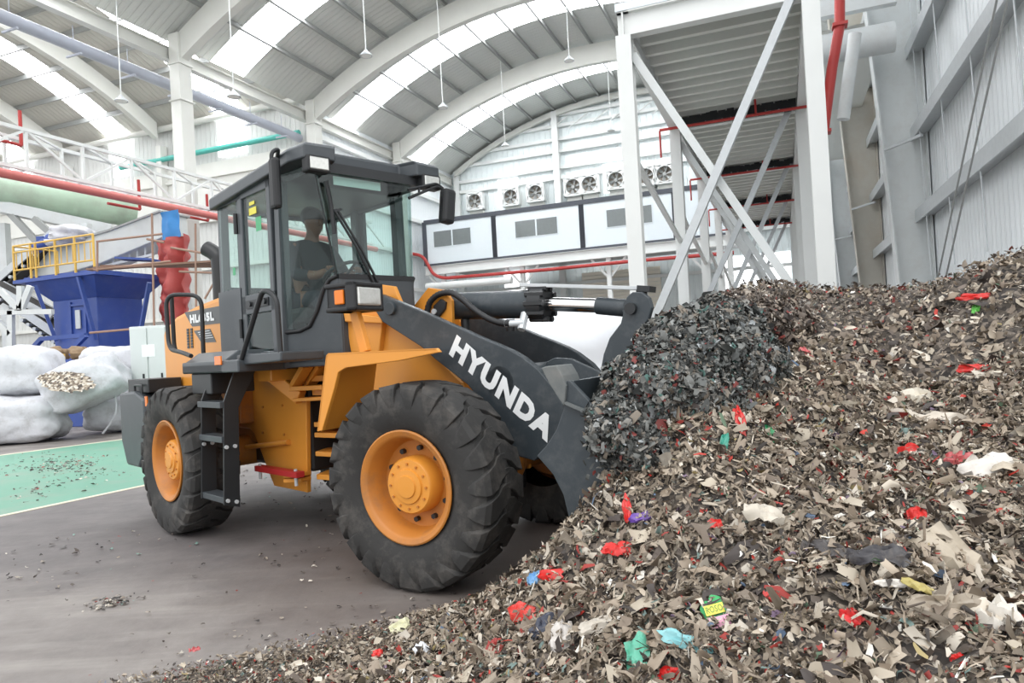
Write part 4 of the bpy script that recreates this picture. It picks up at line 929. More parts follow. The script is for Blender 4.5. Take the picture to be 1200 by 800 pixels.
# ================================================================== DRIVER
def skin_body(name, joints, edges, mat, parent=None, loc=(0, 0, 0), fr=RF, sub=2):
    me = bpy.data.meshes.new(name); Pw = fr.w([j[:3] for j in joints])-np.array(loc)
    me.from_pydata(Pw.tolist(), edges, []); o = bpy.data.objects.new(name, me); COL.objects.link(o)
    if parent: o.parent = parent
    else: o.location = loc
    mo = o.modifiers.new('skin', 'SKIN'); mo.use_smooth_shade = True
    for i, j in enumerate(joints):
        v = me.skin_vertices[0].data[i]; r = j[3]; v.radius = (r, r) if not isinstance(r, tuple) else r; v.use_root = (i == 0)
    s = o.modifiers.new('sub', 'SUBSURF'); s.levels = sub; s.render_levels = sub
    me.materials.append(mat); return o
dl = tuple(RF.w((-.62, 0, 2.0))[0])
J = [(-.62, 0, 2.06, .14), (-.63, 0, 2.30, .15), (-.61, 0, 2.52, (.13, .17)), (-.57, 0, 2.64, .066), (-.535, 0, 2.71, .058),            # pelvis..neck
     (-.505, 0, 2.745, .085), (-.515, 0, 2.82, .102), (-.52, 0, 2.88, .075),                                                           # head
     (-.59, -.19, 2.54, .07), (-.44, -.25, 2.30, .055), (-.20, -.16, 2.27, .042), (-.10, -.13, 2.30, .035),                       # right arm
     (-.59, .19, 2.54, .07), (-.44, .25, 2.30, .055), (-.20, .16, 2.27, .042), (-.10, .13, 2.30, .035),
     (-.58, -.1, 2.05, .10), (-.20, -.14, 2.08, .08), (-.12, -.14, 1.72, .055), (-.02, -.14, 1.62, .045), (.08, -.14, 1.62, .035),
     (-.58, .1, 2.05, .10), (-.20, .14, 2.08, .08), (-.12, .14, 1.72, .055), (-.02, .14, 1.62, .045), (.08, .14, 1.62, .035)]
E_ = [(0, 1), (1, 2), (2, 3), (3, 4), (4, 5), (5, 6), (6, 7), (2, 8), (8, 9), (9, 10), (10, 11), (2, 12), (12, 13), (13, 14), (14, 15), (0, 16), (16, 17), (17, 18), (18, 19), (19, 20), (0, 21), (21, 22), (22, 23), (23, 24), (24, 25)]
man = skin_body('person', J, E_, M['skin'], None, dl)
tag(man, 'driver seated behind the cab glass in dark shirt, hands on wheel', 'person')
JS = [(-.62, 0, 2.04, .155), (-.63, 0, 2.30, .165), (-.61, 0, 2.52, (.145, .185)), (-.58, 0, 2.655, .078), (-.59, -.20, 2.54, .085), (-.44, -.26, 2.30, .068), (-.26, -.19, 2.275, .058), (-.59, .20, 2.54, .085), (-.44, .26, 2.30, .068), (-.26, .19, 2.275, .058)]
skin_body('shirt', JS, [(0, 1), (1, 2), (2, 3), (2, 4), (4, 5), (5, 6), (2, 7), (7, 8), (8, 9)], M['shirt'], man, dl)
JT = [(-.62, 0, 2.04, .15), (-.58, -.1, 2.05, .112), (-.20, -.14, 2.08, .092), (-.12, -.14, 1.74, .07), (-.09, -.14, 1.66, .065), (-.58, .1, 2.05, .112), (-.20, .14, 2.08, .092), (-.12, .14, 1.74, .07), (-.09, .14, 1.66, .065)]
skin_body('trousers', JT, [(0, 1), (1, 2), (2, 3), (3, 4), (0, 5), (5, 6), (6, 7), (7, 8)], M['trousers'], man, dl)
hb = MB(RF)
b = bmesh.new(); bmesh.ops.create_icosphere(b, subdivisions=3, radius=1); vv = []
for v in b.verts:
    x, y, z = v.co; zz = max(z, -.25-.5*(x < -.2)); vv.append((-.525+x*.112, y*.112, 2.845+zz*.10+(.02 if x < 0 else 0)))
ff = [tuple(v.index for v in f.verts) for f in b.faces]; b.free()
hb.add(vv, ff); hb.build('hair', M['hair'], man, smooth=80)
nb = MB(RF); nb.add([(-.41, -.018, 2.755), (-.41, .018, 2.755), (-.405, 0, 2.81), (-.375, 0, 2.765)], [(0, 1, 3), (1, 2, 3), (2, 0, 3), (0, 2, 1)]); nb.build('nose', M['skin'], man)
for s in (-1, 1):
    wr_ = np.array((-.10, s*.13, 2.30))
    for k in range(4):
        o = (k-1.5)*.019; base = wr_+np.array([.035, s*-.005+o, .015]); L = [.075, .085, .08, .065][k]
        JF = [tuple(base)+(.010,), tuple(base+np.array([L*.5, s*.01, .018]))+(.0095,), tuple(base+np.array([L*.8, s*.015, -.01]))+(.009,), tuple(base+np.array([L*.6, s*.012, -.035]))+(.008,)]
        skin_body('finger', JF, [(0, 1), (1, 2), (2, 3)], M['skin'], man, dl, sub=1)
    base = wr_+np.array([.0, -s*.03, 0]); JF = [tuple(base)+(.012,), tuple(base+np.array([.03, -s*.02, .01]))+(.011,), tuple(base+np.array([.06, -s*.02, .0]))+(.009,)]
    skin_body('thumb', JF, [(0, 1), (1, 2)], M['skin'], man, dl, sub=1)
# ================================================================== sorting plant on the left
def W_(px, py, D): return at(WF, px, py, 'y', D)
# blue feed hopper
u0, v0 = 15.1, -19.1
hp_ = thing('feed_hopper', tuple(HF.w((u0+.8, v0-.9, 0))[0]), 'blue steel feed hopper with flared top and yellow railing behind the white bags', 'hopper')
def hbox(name, a, b, mat, **k): return MB(HF).box(a, b).build(name, mat, hp_, **k)
hbox('body', (u0, v0-1.9, 2.0), (u0+1.6, v0, 3.75), M['blue'], bevel=.02)
m = MB(HF); a = [(u0, v0-1.9), (u0, v0), (u0+1.6, v0), (u0+1.6, v0-1.9)]; b = [(u0-.45, v0-2.5), (u0-.45, v0+.5), (u0+2.1, v0+.5), (u0+2.1, v0-2.5)]
m.add([(x, y, 3.75) for x, y in a]+[(x, y, 4.35) for x, y in b]+[(x, y, 4.5) for x, y in b], [(0, 1, 5, 4), (1, 2, 6, 5), (2, 3, 7, 6), (3, 0, 4, 7), (4, 5, 9, 8), (5, 6, 10, 9), (6, 7, 11, 10), (7, 4, 8, 11), (8, 9, 10, 11)])
m.build('flared_top', M['blue'], hp_)
dl_ = at(HF, 17, 333, 'x', u0-.5)
hbox('deck', (u0-.55, dl_[1], 4.34), (u0+.4, v0+.7, 4.44), M['blue'])
hbox('base_frame', (u0-1.2, v0-5.2, 0), (u0+2.4, v0+1.4, 1.75), M['blue'], bevel=.02)
hbox('base_rail', (u0-1.3, v0-5.3, 1.75), (u0-1.0, v0+1.5, 2.1), M['blue'], bevel=.02)
m = MB(HF); m.bar((u0-1.1, v0-1.6, 2.1), (u0-1.1, v0-.9, 2.55), .12, .12); m.bar((u0-1.1, v0-.9, 2.55), (u0-1.1, v0+.9, 2.55), .12, .12); m.bar((u0-1.1, v0+.9, 2.55), (u0-1.1, v0+.2, 2.1), .12, .12); m.build('step_frame', M['blue'], hp_)
for (xa, ya), (xb, yb) in (((41, 334), (66, 400)), ((92, 324), (112, 398)), ((175, 331), (163, 398))):
    MB(HF).bar(at(HF, xa, ya, 'x', u0-.5), at(HF, xb, yb, 'x', u0-.1), .1, .1).build('strut', M['blue'], hp_)
q = at(HF, 92, 374, 'x', u0-.02); MB(HF).box((u0-.05, q[1]-.1, q[2]-.28), (u0-.02, q[1]+.1, q[2]+.28)).build('sight_window', M['galv'], hp_)
q0, q1 = at(HF, 83, 358, 'x', u0-.02), at(HF, 102, 392, 'x', u0-.02)
m = MB(HF)
for y in (q0[1], q1[1]): m.box((u0-.06, y-.03, q1[2]), (u0, y+.03, q0[2]+.1))
m.box((u0-.06, q0[1], q0[2]-.03), (u0, q1[1], q0[2]+.03)); m.box((u0-.06, q0[1], q1[2]-.03), (u0, q1[1], q1[2]+.03)); m.build('hatch_frame', M['blue'], hp_)
m = MB(HF); ru = u0-.5
posts = [17.5, 37, 43, 66, 89, 111]; 
for px_ in posts:
    b_ = at(HF, px_, 332-(px_-17)*.135, 'x', ru); m.tube([(ru, b_[1], 4.4), (ru, b_[1], 5.5)], .035, 8)
ya, yb = at(HF, 17.5, 332, 'x', ru)[1], at(HF, 111, 320, 'x', ru)[1]
for z in (5.5, 5.3, 4.75): m.tube([(ru, ya, z), (ru, yb, z)], .028, 8)
for k in range(14): y = ya+(yb-ya)*(k+.5)/14; m.tube([(ru, y, 4.75), (ru, y, 5.3)], .018, 6)
m.tube([(ru, ya, 5.5), (ru+1.4, ya, 5.5)], .028, 8); m.tube([(ru+1.4, ya, 4.4), (ru+1.4, ya, 5.5)], .03, 8)
m.build('railing', M['yellow'], hp_, smooth=40)
# covered conveyor climbing to the right
uc = 17.2
cv = thing('covered_conveyor', tuple(at(HF, 120, 320, 'x', uc)), 'pale grey covered conveyor sloping up behind the yellow railing', 'conveyor')
top = poly(HF, 'x', uc, [(19, 303), (70, 286), (126, 270), (187, 247.5), (190, 278), (157, 292), (118, 308), (60, 325), (20, 338)])
MB(HF).prism(top, (1.1, 0, 0)).build('cover', M['conv_grey'], cv, bevel=.03)
e0 = poly(HF, 'x', uc-.06, [(19, 301.5), (70, 284.5), (126, 268.5), (187, 246), (187.3, 248), (126, 271), (70, 287), (19, 304)])
MB(HF).prism(e0, (1.25, 0, 0)).build('edge_strip', M['purlin'], cv)
m = MB(HF)
for k in range(9):
    t = k/8; a_ = at(HF, 105+75*t, 305-20*t, 'x', uc+.2); b_ = at(HF, 105+75*t, 316-18*t, 'x', uc+.2); m.bar(a_, b_, .05, .05)
m.bar(at(HF, 105, 316, 'x', uc+.2), at(HF, 180, 298, 'x', uc+.2), .08, .08); m.build('lower_lattice', M['galv'], cv)
def cloth(fr, ax, val, corners, nu, nv, amp, seed):
    """hanging sheet spanned by four pixel corners, wrinkled with depth"""
    c = [at(fr, *q, ax, val) for q in corners]; vs = []; d = np.zeros(3); d['xyz'.index(ax)] = 1
    for j in range(nv+1):
        for i in range(nu+1):
            s, t = i/nu, j/nv; p = (c[0]*(1-s)+c[1]*s)*(1-t)+(c[3]*(1-s)+c[2]*s)*t
            w_ = noise.noise(Vector((s*3+seed, t*2.2, seed)))*amp+noise.noise(Vector((s*7, t*5+seed, 2)))*amp*.5+math.sin(s*9+t*2)*amp*.3+abs(noise.noise(Vector((s*5+t*3, t*9-s*4+seed, 5))))*amp*.7
            vs.append(p+d*w_)
    n = nu+1
    fs = [(j*n+i, j*n+i+1, (j+1)*n+i+1, (j+1)*n+i) for j in range(nv) for i in range(nu)]
    k = len(vs); vs2 = vs+[v+d*.02 for v in vs]; fs2 = fs+[tuple(i+k for i in f[::-1]) for f in fs]
    ring = [i for i in range(n)]+[j*n+n-1 for j in range(1, nv+1)]+[nv*n+i for i in range(n-2, -1, -1)]+[j*n for j in range(nv-1, 0, -1)]
    fs2 += [(ring[i], ring[(i+1) % len(ring)], ring[(i+1) % len(ring)]+k, ring[i]+k) for i in range(len(ring))]
    return MB(fr).add(vs2, fs2)
tag(cloth(HF, 'x', uc-.2, [(187.5, 249), (208, 245), (212, 277), (190, 281)], 8, 10, .06, 2).build('blue_tarpaulin', M['tarp_blue'], smooth=70), 'small blue tarpaulin covering the end of the grey conveyor', 'tarpaulin')
tag(cloth(HF, 'x', uc-.35, [(183, 284), (213, 273), (219, 392), (185, 398)], 18, 44, .34, 7).build('red_tarpaulin', M['tarp_red'], smooth=70), 'tall crumpled red tarpaulin hanging below the blue one', 'tarpaulin')
# drum and its support
a, b = np.array(W_(-40, 219, 25)), np.array(W_(160, 250, 28)); d = (b-a)/np.linalg.norm(b-a)
m = MB(WF); m.tube([a, b], .56, 32)
for t in (.55, .62, .69, .9): q = a+(b-a)*t; m.tube([q-d*.1, q+d*.1], .585, 32)
tag(m.build('trommel_drum', M['green_tank'], smooth=40), 'long pale green drum with brown-stained bands at the left edge', 'drum')
sp_ = thing('drum_support', tuple(W_(60, 430, 25)), 'grey steel support frame beneath the pale green drum', 'support frame')
MB(WF).bar(W_(-40, 234, 25), W_(130, 270, 27), .5, .42).build('beam', M['grey_steel'], sp_)
for (xa, ya), (xb, yb) in (((12, 250), (44, 284)), ((40, 256), (58, 272))): MB(WF).bar(W_(xa, ya, 25.5), W_(xb, yb, 25.5), .2, .2).build('strut', M['purlin'], sp_)
for px_ in (4, 100): q = W_(px_, 262, 26); MB(WF).bar((q[0], q[1], 0), q, .3, .3).build('post', M['grey_steel'], sp_)
m = soft_box(WF, W_(84, 275, 24.2), (1.3, 1.0, .6), .15, 3, .16, 8, 3); tag(m.build('white_sack', M['bag'], smooth=60), 'lumpy white sack lying on the conveyor below the green drum', 'sack')
m = soft_box(WF, W_(66, 284, 24), (.75, .5, .26), .2, 9, .15, 6, 2.6); tag(m.build('grey_sack', M['bag'], smooth=60), 'small pale sack beside the blue motor', 'sack')
mo = MB(WF); c = np.array(W_(50, 287, 24.3)); mo.cyl(c+np.array([-.3, 0, -.12]), c+np.array([.3, 0, .14]), .2, 16); mo.cbox(c+np.array([0, -.05, .2]), (.24, .2, .16)); mo.cyl(c+np.array([.28, 0, .13]), c+np.array([.42, 0, .19]), .24, 16)
tag(mo.build('drive_motor', M['blue'], smooth=40), 'small blue drive motor on the inclined conveyor', 'motor')
def conveyor(name, p, q, D, label, w=.9):
    t = thing(name, tuple(W_((p[0]+q[0])/2, (p[1]+q[1])/2, D)), label, 'conveyor'); a, b = np.array(W_(*p, D)), np.array(W_(*q, D)); o = np.array([0, w, 0])
    for k in (0, 1): MB(WF).bar(a+o*k, b+o*k, .08, .24).build('side_channel', M['galv'], t)
    MB(WF).bar(a+o*.5+np.array([0, 0, .08]), b+o*.5+np.array([0, 0, .08]), w*.9, .05).build('belt', M['dark_belt'], t)
    MB(WF).bar(a+o*.5-np.array([0, 0, .35]), b+o*.5-np.array([0, 0, .35]), w*.9, .05).build('return_belt', M['dark_belt'], t)
    for k in range(6):
        c = a+(b-a)*(k+.5)/6; MB(WF).cyl(c-np.array([0, .05, .3]), c+o-np.array([0, -.05, .3]), .06, 8).build('roller', M['galv'], t)
conveyor('inclined_conveyor', (-25, 346), (64, 270), 24.5, 'inclined belt conveyor rising behind the yellow railing at far left')
conveyor('lower_conveyor', (22, 362), (66, 392), 23.2, 'short dark belt conveyor sloping down left of the blue hopper')
conveyor('cross_conveyor', (-20, 330), (60, 372), 23.5, 'pale steel conveyor behind the short dark one')
fr_ = thing('conveyor_frame', tuple(W_(14, 440, 19.5)), 'grey steel post and brace frame at the far left edge', 'support frame')
for (xa, ya), (xb, yb) in (((13, 364), (13, 430)), ((24, 335), (24, 364)), ((0, 366), (62, 365)), ((0, 340), (22, 362)), ((36, 335), (25, 362)), ((-4, 375), (12, 392))):
    MB(WF).bar(W_(xa, ya, 19.5), W_(xb, yb, 19.5), .14, .14).build('member', M['grey_steel'], fr_)
q = W_(0, 420, 19.6)
# gantry with the pink pipe
gv = -19.4
gt = thing('pipe_gantry', tuple(HF.w((16, gv, 7))[0]), 'white lattice gantry crossing in front of the tall cream column', 'gantry')
for v in (gv, gv-.9):
    for z in (7.25, 8.35): MB(HF).bar((9.5, v, z), (31, v, z), .1, .1).build('chord', M['white_steel'], gt)
k = 0; u = 10.0
while u < 30.5:
    for v in (gv, gv-.9): MB(HF).bar((u, v, 7.25), (u, v, 8.35), .08, .08).build('post', M['white_steel'], gt)
    MB(HF).bar((u, gv, 8.35), (u+1.7, gv-.9, 8.35), .06, .06).build('lacing', M['white_steel'], gt)
    MB(HF).bar((u, gv, 7.25 if k % 2 else 8.35), (u+1.7, gv, 8.35 if k % 2 else 7.25), .07, .07).build('diagonal', M['white_steel'], gt)
    MB(HF).bar((u, gv-.9, 7.25), (u, gv, 7.25), .07, .07).build('cross_tie', M['white_steel'], gt)
    u += 1.7; k += 1
for u in (8.6, 30.2): MB(HF).bar((u, gv-.45, 0), (u, gv-.45, 7.25), .22, .22).build('leg', M['white_steel'], gt)
tag(MB(HF).tube([(9.5, gv+.2, 6.95), (31, gv+.2, 6.95)], .13, 14).build('long_fire_pipe', M['pink_pipe'], smooth=40), 'long faded red pipe slung under the white gantry at left', 'pipe')
for i, (px_, py_) in enumerate(((24, 150), (163, 228), (243, 243))):
    q = at(HF, px_, py_, 'y', gv-.6); m = MB(HF).tube([(q[0], q[1], q[2]-.5), (q[0], q[1], q[2]+.5)], .05, 8); m.tube([(q[0], q[1], q[2]-.5), (q[0]-1.2, q[1], q[2]-.5)], .05, 8)
    tag(m.build('sprinkler_branch', M['red_pipe'], smooth=40), ['thin red branch pipe standing above the gantry at far left', 'thin red branch pipe beside the foot of the tall cream column', 'thin red branch pipe just left of the cab'][i], 'pipe', 'red branch pipes on the gantry')
# scaffold
sc = thing('scaffold', tuple(W_(180, 430, 19)), 'rusty tube scaffold around the red tarpaulin', 'scaffold')
M['rust'] = paint('rusty_tube', (150, 120, 104), .6, var=.15)
for p, q in (((178, 250), (182, 450)), ((229, 262), (230, 380)), ((114, 282), (114, 318)), ((113, 283), (190, 274)), ((110, 316), (200, 306)), ((200, 290), (258, 300)), ((172, 280), (192, 284)), ((240, 350), (258, 318)), ((105, 390), (182, 383)), ((210, 318), (258, 320))):
    MB(WF).tube([W_(*p, 18.8), W_(*q, 18.8)], .03, 8).build('tube', M['rust'], sc, smooth=40)
for k in range(3): MB(WF).bar(W_(104+k*8, 316-k*2, 18.9+k*.3), W_(258, 306+k*3, 18.9+k*.3), .25, .05).build('plank', paint('plank_wood', (128, 100, 84), .7) if k == 0 else bpy.data.materials['plank_wood'], sc)
MB(WF).bar(W_(140, 303, 19.4), W_(183, 305, 19.4), .5, .06).build('blue_plank', M['blue'], sc)
# switch cabinet
p, q = W_(151, 383, 17), W_(194, 383, 17)
cb = thing('switch_cabinet', ((p[0]+q[0])/2, 17, 0), 'tall pale grey switch cabinet between the white bags and the loader hood', 'cabinet')
MB(WF).box((p[0], 17, .08), (q[0], 17.6, p[2])).build('body', M['cabinet'], cb, bevel=.015)
mx_ = (p[0]+q[0])/2
for a_, b_ in ((p[0], mx_), (mx_, q[0])): d_ = MB(WF).box((a_+.02, 16.97, .15), (b_-.02, 17.0, p[2]-.05)).build('door', M['cabinet'], cb, bevel=.006); MB(WF).box((a_+.3, 16.95, 1.2), (a_+.34, 16.97, 1.4)).build('handle', M['black'], d_)
MB(WF).box((p[0], 17, 0), (q[0], 17.6, .08)).build('plinth', M['black'], cb)
MB(WF).box((p[0]+.3, 16.965, p[2]-.75), (p[0]+.62, 16.97, p[2]-.45)).build('notice', M['white_paint'], cb)
tag(MB(WF).bar(W_(-30, 422, 17.6), W_(75, 418, 17.6), .1, .16).build('yellow_barrier', M['yellow']), 'yellow barrier rail peeping over the white bags', 'barrier')
for px_ in (66, 95): 
    q = W_(px_, 414, 18.2); m = soft_box(WF, q, (.55, .5, .35), .3, px_, .3, 5, 2.2)
    tag(m.build('scrap_lump', paint('brown_lump_%d' % px_, (140, 118, 92), .8, var=.25, scale=12), smooth=60), 'brown lump of sacking on the blue skid, %s' % ('left one' if px_ == 66 else 'right one'), 'scrap lump', 'lumps on the blue skid')
# big bags --------------------------------------------------------------------
def bag(cx_, cy_, z0, w, d, h, R, seed, label, tilt=None, open_=False):
    m = soft_box(WF, (0, 0, h/2), (w, d, h), R, seed, .09, 12, 4.0, .05)
    if tilt: T = Matrix.Rotation(tilt[0], 3, tilt[1]); m.v = [tuple(T@Vector(v)) for v in m.v]
    mz_ = min(v[2] for v in m.v); m.v = [(x+cx_, y+cy_, max(0, z-mz_)+z0) for x, y, z in m.v]
    o = m.build('bulk_bag', M['bag'], smooth=70, root=(cx_, cy_, z0)); return tag(o, label, 'bulk bag', 'white bulk bags piled at left')
b1 = W_(8, 495, 15.6)
bag(b1[0], 15.9, 0, 1.95, 1.3, 1.06, .25, 1, 'white woven bulk bag lying bottom left of the pile, cut by frame edge')
bag(W_(118, 0, 17.4)[0], 17.5, 0, 1.6, 1.3, .98, .2, 2, 'white woven bulk bag at bottom right of the pile, strap trailing')
bag(W_(6, 0, 16.2)[0], 16.3, 1.03, 1.35, 1.2, 1.12, .2, 3, 'white woven bulk bag on top of the bottom-left bag')
bag(W_(112, 0, 18)[0], 18.0, .97, 1.45, 1.2, 1.12, .25, 4, 'white woven bulk bag at top right of the pile behind the torn one')
tb = W_(84, 0, 16.2)[0]
ob = bag(tb, 16.3, .55, 1.75, 1.25, 1.05, .15, 6, 'torn white bulk bag tilted in the middle, refuse showing in its mouth', tilt=(math.radians(-22), 'Y'))
m = MB(WF); c0_ = np.array(W_(78, 447, 15.45)); vs = []; 
nx_, ny_ = 14, 8
for j in range(ny_+1):
    for i in range(nx_+1):
        s, t = i/nx_*2-1, j/ny_*2-1; rr_ = math.hypot(s, t)
        x = s*.62; z = t*.2-.18*abs(s)**1.5*(-1 if s > 0 else 1)*-.3-.2*s*(s < 0)*0
        vs.append(c0_+np.array([x, -.05*(1-min(1, rr_))+.25*t, z-.22*s*.4+.03*noise.noise(Vector((s*6, t*6, 1)))]))
m.add(vs, [(j*(nx_+1)+i, j*(nx_+1)+i+1, (j+1)*(nx_+1)+i+1, (j+1)*(nx_+1)+i) for j in range(ny_) for i in range(nx_) if math.hypot((i+.5)/nx_*2-1, (j+.5)/ny_*2-1) < 1.0])
SHRED_C = [(150, 138, 122), (182, 172, 156), (116, 104, 92), (80, 72, 66), (200, 194, 184)]
M['fill'] = carpet('shredded_fill', SHRED_C, 22)
m.build('refuse_fill', M['fill'], ob, smooth=60)
st_p = smooth_path([W_(134, 455, 16.6), W_(136, 480, 16.5), W_(130, 495, 16.5), W_(120, 508, 16.4)], 6)
MB(WF).tube(st_p, .025, 6).build('strap', M['bag'], [o for o in bpy.data.objects if o.get('label', '').endswith('strap trailing')][0])
# ================================================================== refuse heap
CP = [(640, 655, 3.75), (600, 682, 3.85), (680, 625, 3.45), (740, 560, 3.48), (790, 500, 3.6), (835, 445, 3.95), (870, 415, 4.5), (910, 395, 5.4),
      (850, 352, 7), (910, 347, 7.2), (960, 362, 7.2), (1000, 352, 7), (1060, 342, 6.8), (1130, 326, 6), (1180, 313, 5.5), (1200, 316, 5.2), (1260, 300, 5.2),
      (1000, 450, 4.8), (1000, 560, 3.5), (1000, 700, 2.4), (1000, 800, 2.0), (1200, 800, 1.8), (1200, 600, 2.8), (1200, 450, 4.0), (1300, 600, 2.8), (1300, 800, 1.8),
      (800, 700, 2.7), (800, 800, 2.2), (800, 600, 3.15), (600, 800, 2.7), (600, 730, 3.3), (700, 700, 3.0), (700, 650, 3.3), (500, 800, 2.95), (520, 745, 3.6),
      (900, 500, 3.9), (900, 600, 3.05), (1100, 700, 2.35), (1100, 520, 3.7), (1100, 420, 4.9), (940, 420, 5.0), (700, 800, 2.45)]
cp = [at(WF, a, b, 'y', d) for a, b, d in CP]
Z0 = [(-2.3, 3.45, -.02), (-1.72, 3.72, -.02), (-1.3, 3.9, -.01), (-.75, 4.2, -.02), (-.35, 4.3, -.03), (.0, 4.3, -.02), (-2.2, 2.6, .0), (-1.6, 2.4, .05), (-.8, 2.0, .12), (.2, 1.2, .3), (1.2, .6, .45), (3.2, 1.0, .8), (5.3, 5, 2.2), (6, 7, 2.1), (5, 8.6, .9), (3, 9.2, .2), (1.2, 9, .0), (.9, 7.2, .2), (.6, 5.2, .05), (-3.5, 2.5, -.3), (-2.8, 4.5, -.4), (-1, 5.5, -.5), (1.5, 5.6, 1.0), (1.7, 6.4, 1.3), (-.3, 3.2, .13), (-1.0, 3.3, .08), (-1.4, 3.1, .06), (4.6, 3.2, 1.5)]
A_ = np.array([tuple(c) for c in cp]+Z0)
def tps(r2): return np.where(r2 > 1e-12, r2*np.log(np.maximum(r2, 1e-12)), 0)
def fit_tps(A, lam=.004):
    n = len(A); d2 = ((A[:, None, :2]-A[None, :, :2])**2).sum(2); K = tps(d2)+lam*np.eye(n); Pm = np.c_[np.ones(n), A[:, :2]]
    S = np.block([[K, Pm], [Pm.T, np.zeros((3, 3))]]); return np.linalg.solve(S, np.r_[A[:, 2], 0, 0, 0])
WT = fit_tps(A_)
def heap_z(x, y):
    x = np.atleast_1d(x); y = np.atleast_1d(y); Q = np.stack([x.ravel(), y.ravel()], 1)
    out = np.zeros(len(Q))
    for i in range(0, len(Q), 4000):
        q = Q[i:i+4000]; d2 = ((q[:, None]-A_[None, :, :2])**2).sum(2); out[i:i+4000] = tps(d2)@WT[:-3]+WT[-3]+q@WT[-2:]
    return out
def vnoise(x, y, s, seed):
    """smooth value noise, vectorised"""
    rg = np.random.default_rng(seed); T = rg.random((64, 64)); X = x*s; Y = y*s; i = np.floor(X).astype(int); j = np.floor(Y).astype(int); f = X-i; g = Y-j; f = f*f*(3-2*f); g = g*g*(3-2*g)
    t = lambda a, b: T[a % 64, b % 64]
    return (t(i, j)*(1-f)+t(i+1, j)*f)*(1-g)+(t(i, j+1)*(1-f)+t(i+1, j+1)*f)*g-.5
def heap_full(x, y):
    z = heap_z(x, y); amp = np.clip((z+.02)*1.6, 0, 1); far = np.clip((y-5)/2, 0, 1)
    bump = .12*vnoise(x, y, 1.7, 1)+.09*vnoise(x, y, 4, 2)+.07*vnoise(x, y, 9, 3)+.05*vnoise(x, y, 19, 4)+far*.22*vnoise(x, y, 1.3, 5)
    return z+amp*bump-far*.13
gx = np.arange(-3.2, 6.4, .045); gy = np.arange(.9, 9.6, .045); GX, GY = np.meshgrid(gx, gy)
GZ = heap_full(GX.ravel(), GY.ravel()).reshape(GX.shape)
inwall = (.9322*GX-.3619*GY) < 3.18
keep = (GZ > -.03) & inwall
idx = -np.ones(GX.shape, int); 
fm_ = keep[:-1, :-1] | keep[1:, :-1] | keep[:-1, 1:] | keep[1:, 1:]
fm_ &= inwall[:-1, :-1] & inwall[1:, 1:] & inwall[:-1, 1:] & inwall[1:, :-1]
used = np.zeros(GX.shape, bool); used[:-1, :-1] |= fm_; used[1:, :-1] |= fm_; used[:-1, 1:] |= fm_; used[1:, 1:] |= fm_
idx[used] = np.arange(used.sum()); V0 = np.stack([GX[used], GY[used], np.maximum(GZ[used]-.015, -.03)], 1)
jj, ii = np.nonzero(fm_); F0 = np.stack([idx[jj, ii], idx[jj, ii+1], idx[jj+1, ii+1], idx[jj+1, ii]], 1)

PAL = [((144, 130, 114), .24), ((169, 156, 139), .18), ((119, 108, 94), .22), ((90, 80, 72), .13), ((193, 183, 168), .09), ((63, 57, 53), .06), ((150, 58, 52), .024), ((178, 62, 52), .009), ((110, 129, 124), .009), ((86, 103, 125), .004), ((220, 216, 207), .022), ((115, 97, 117), .003), ((154, 139, 97), .007), ((88, 108, 87), .006)]
PALB = [((155, 141, 125), .3), ((179, 168, 151), .25), ((124, 111, 98), .2), ((72, 65, 62), .1), ((202, 193, 179), .12), ((141, 60, 54), .015)]
PAL2 = [((88, 90, 88), .24), ((110, 111, 108), .2), ((66, 68, 67), .18), ((132, 129, 123), .12), ((123, 114, 103), .1), ((151, 153, 151), .05), ((119, 58, 54), .025), ((73, 102, 96), .035), ((165, 170, 172), .02), ((47, 47, 47), .06)]
PAL3 = [((114, 103, 94), .25), ((92, 83, 76), .25), ((138, 126, 114), .16), ((70, 64, 61), .18), ((160, 150, 138), .08), ((136, 66, 60), .035), ((180, 174, 166), .03)]
def pick(pal, n):
    w = np.array([p[1] for p in pal]); k = NP.choice(len(pal), n, p=w/w.sum()); C = np.array([lin(*p[0])[:3] for p in pal])[k]
    return np.clip(C*NP.uniform(.8, 1.2, (n, 1)), 0, 1)
def unit(a): return a/np.maximum(np.linalg.norm(a, axis=1, keepdims=True), 1e-9)
def shreds(P, Nn, L, Wd, tilt, lift):
    """crumpled torn scraps: 3 x 3 vertices, 4 quads each"""
    n = len(P); nr = unit(Nn+NP.normal(0, 1, (n, 3))*tilt[:, None]); r = unit(NP.normal(0, 1, (n, 3))); t = unit(np.cross(nr, r)); b = np.cross(nr, t)
    c = P+Nn*lift[:, None]; L = L[:, None]; Wd = Wd[:, None]; cu = NP.uniform(-.5, .7, (n, 1))*L; cw = NP.uniform(-.4, .5, (n, 1))*Wd
    V = []
    for i in (-1, 0, 1):
        sk = NP.uniform(-.35, .35, (n, 1))*Wd
        for j in (-1, 0, 1):
            tl = NP.uniform(.3, 1.15, (n, 1)) if i else NP.uniform(.8, 1.3, (n, 1)); ju = NP.uniform(.7, 1.25, (n, 1))
            V.append(c+t*(i*L*.5*ju)+b*(j*Wd*.5*tl+sk)+nr*(cu*.5*(.6-i*i)+cw*.5*(.6-j*j)+NP.normal(0, .13, (n, 1))*Wd))
    V = np.stack(V, 1); base = (np.arange(n)*9)[:, None]
    F = np.concatenate([base+np.array([[i*3+j, i*3+j+1, i*3+j+4, i*3+j+3]]) for i in (0, 1) for j in (0, 1)], 1).reshape(-1, 4)
    return V.reshape(-1, 3), F
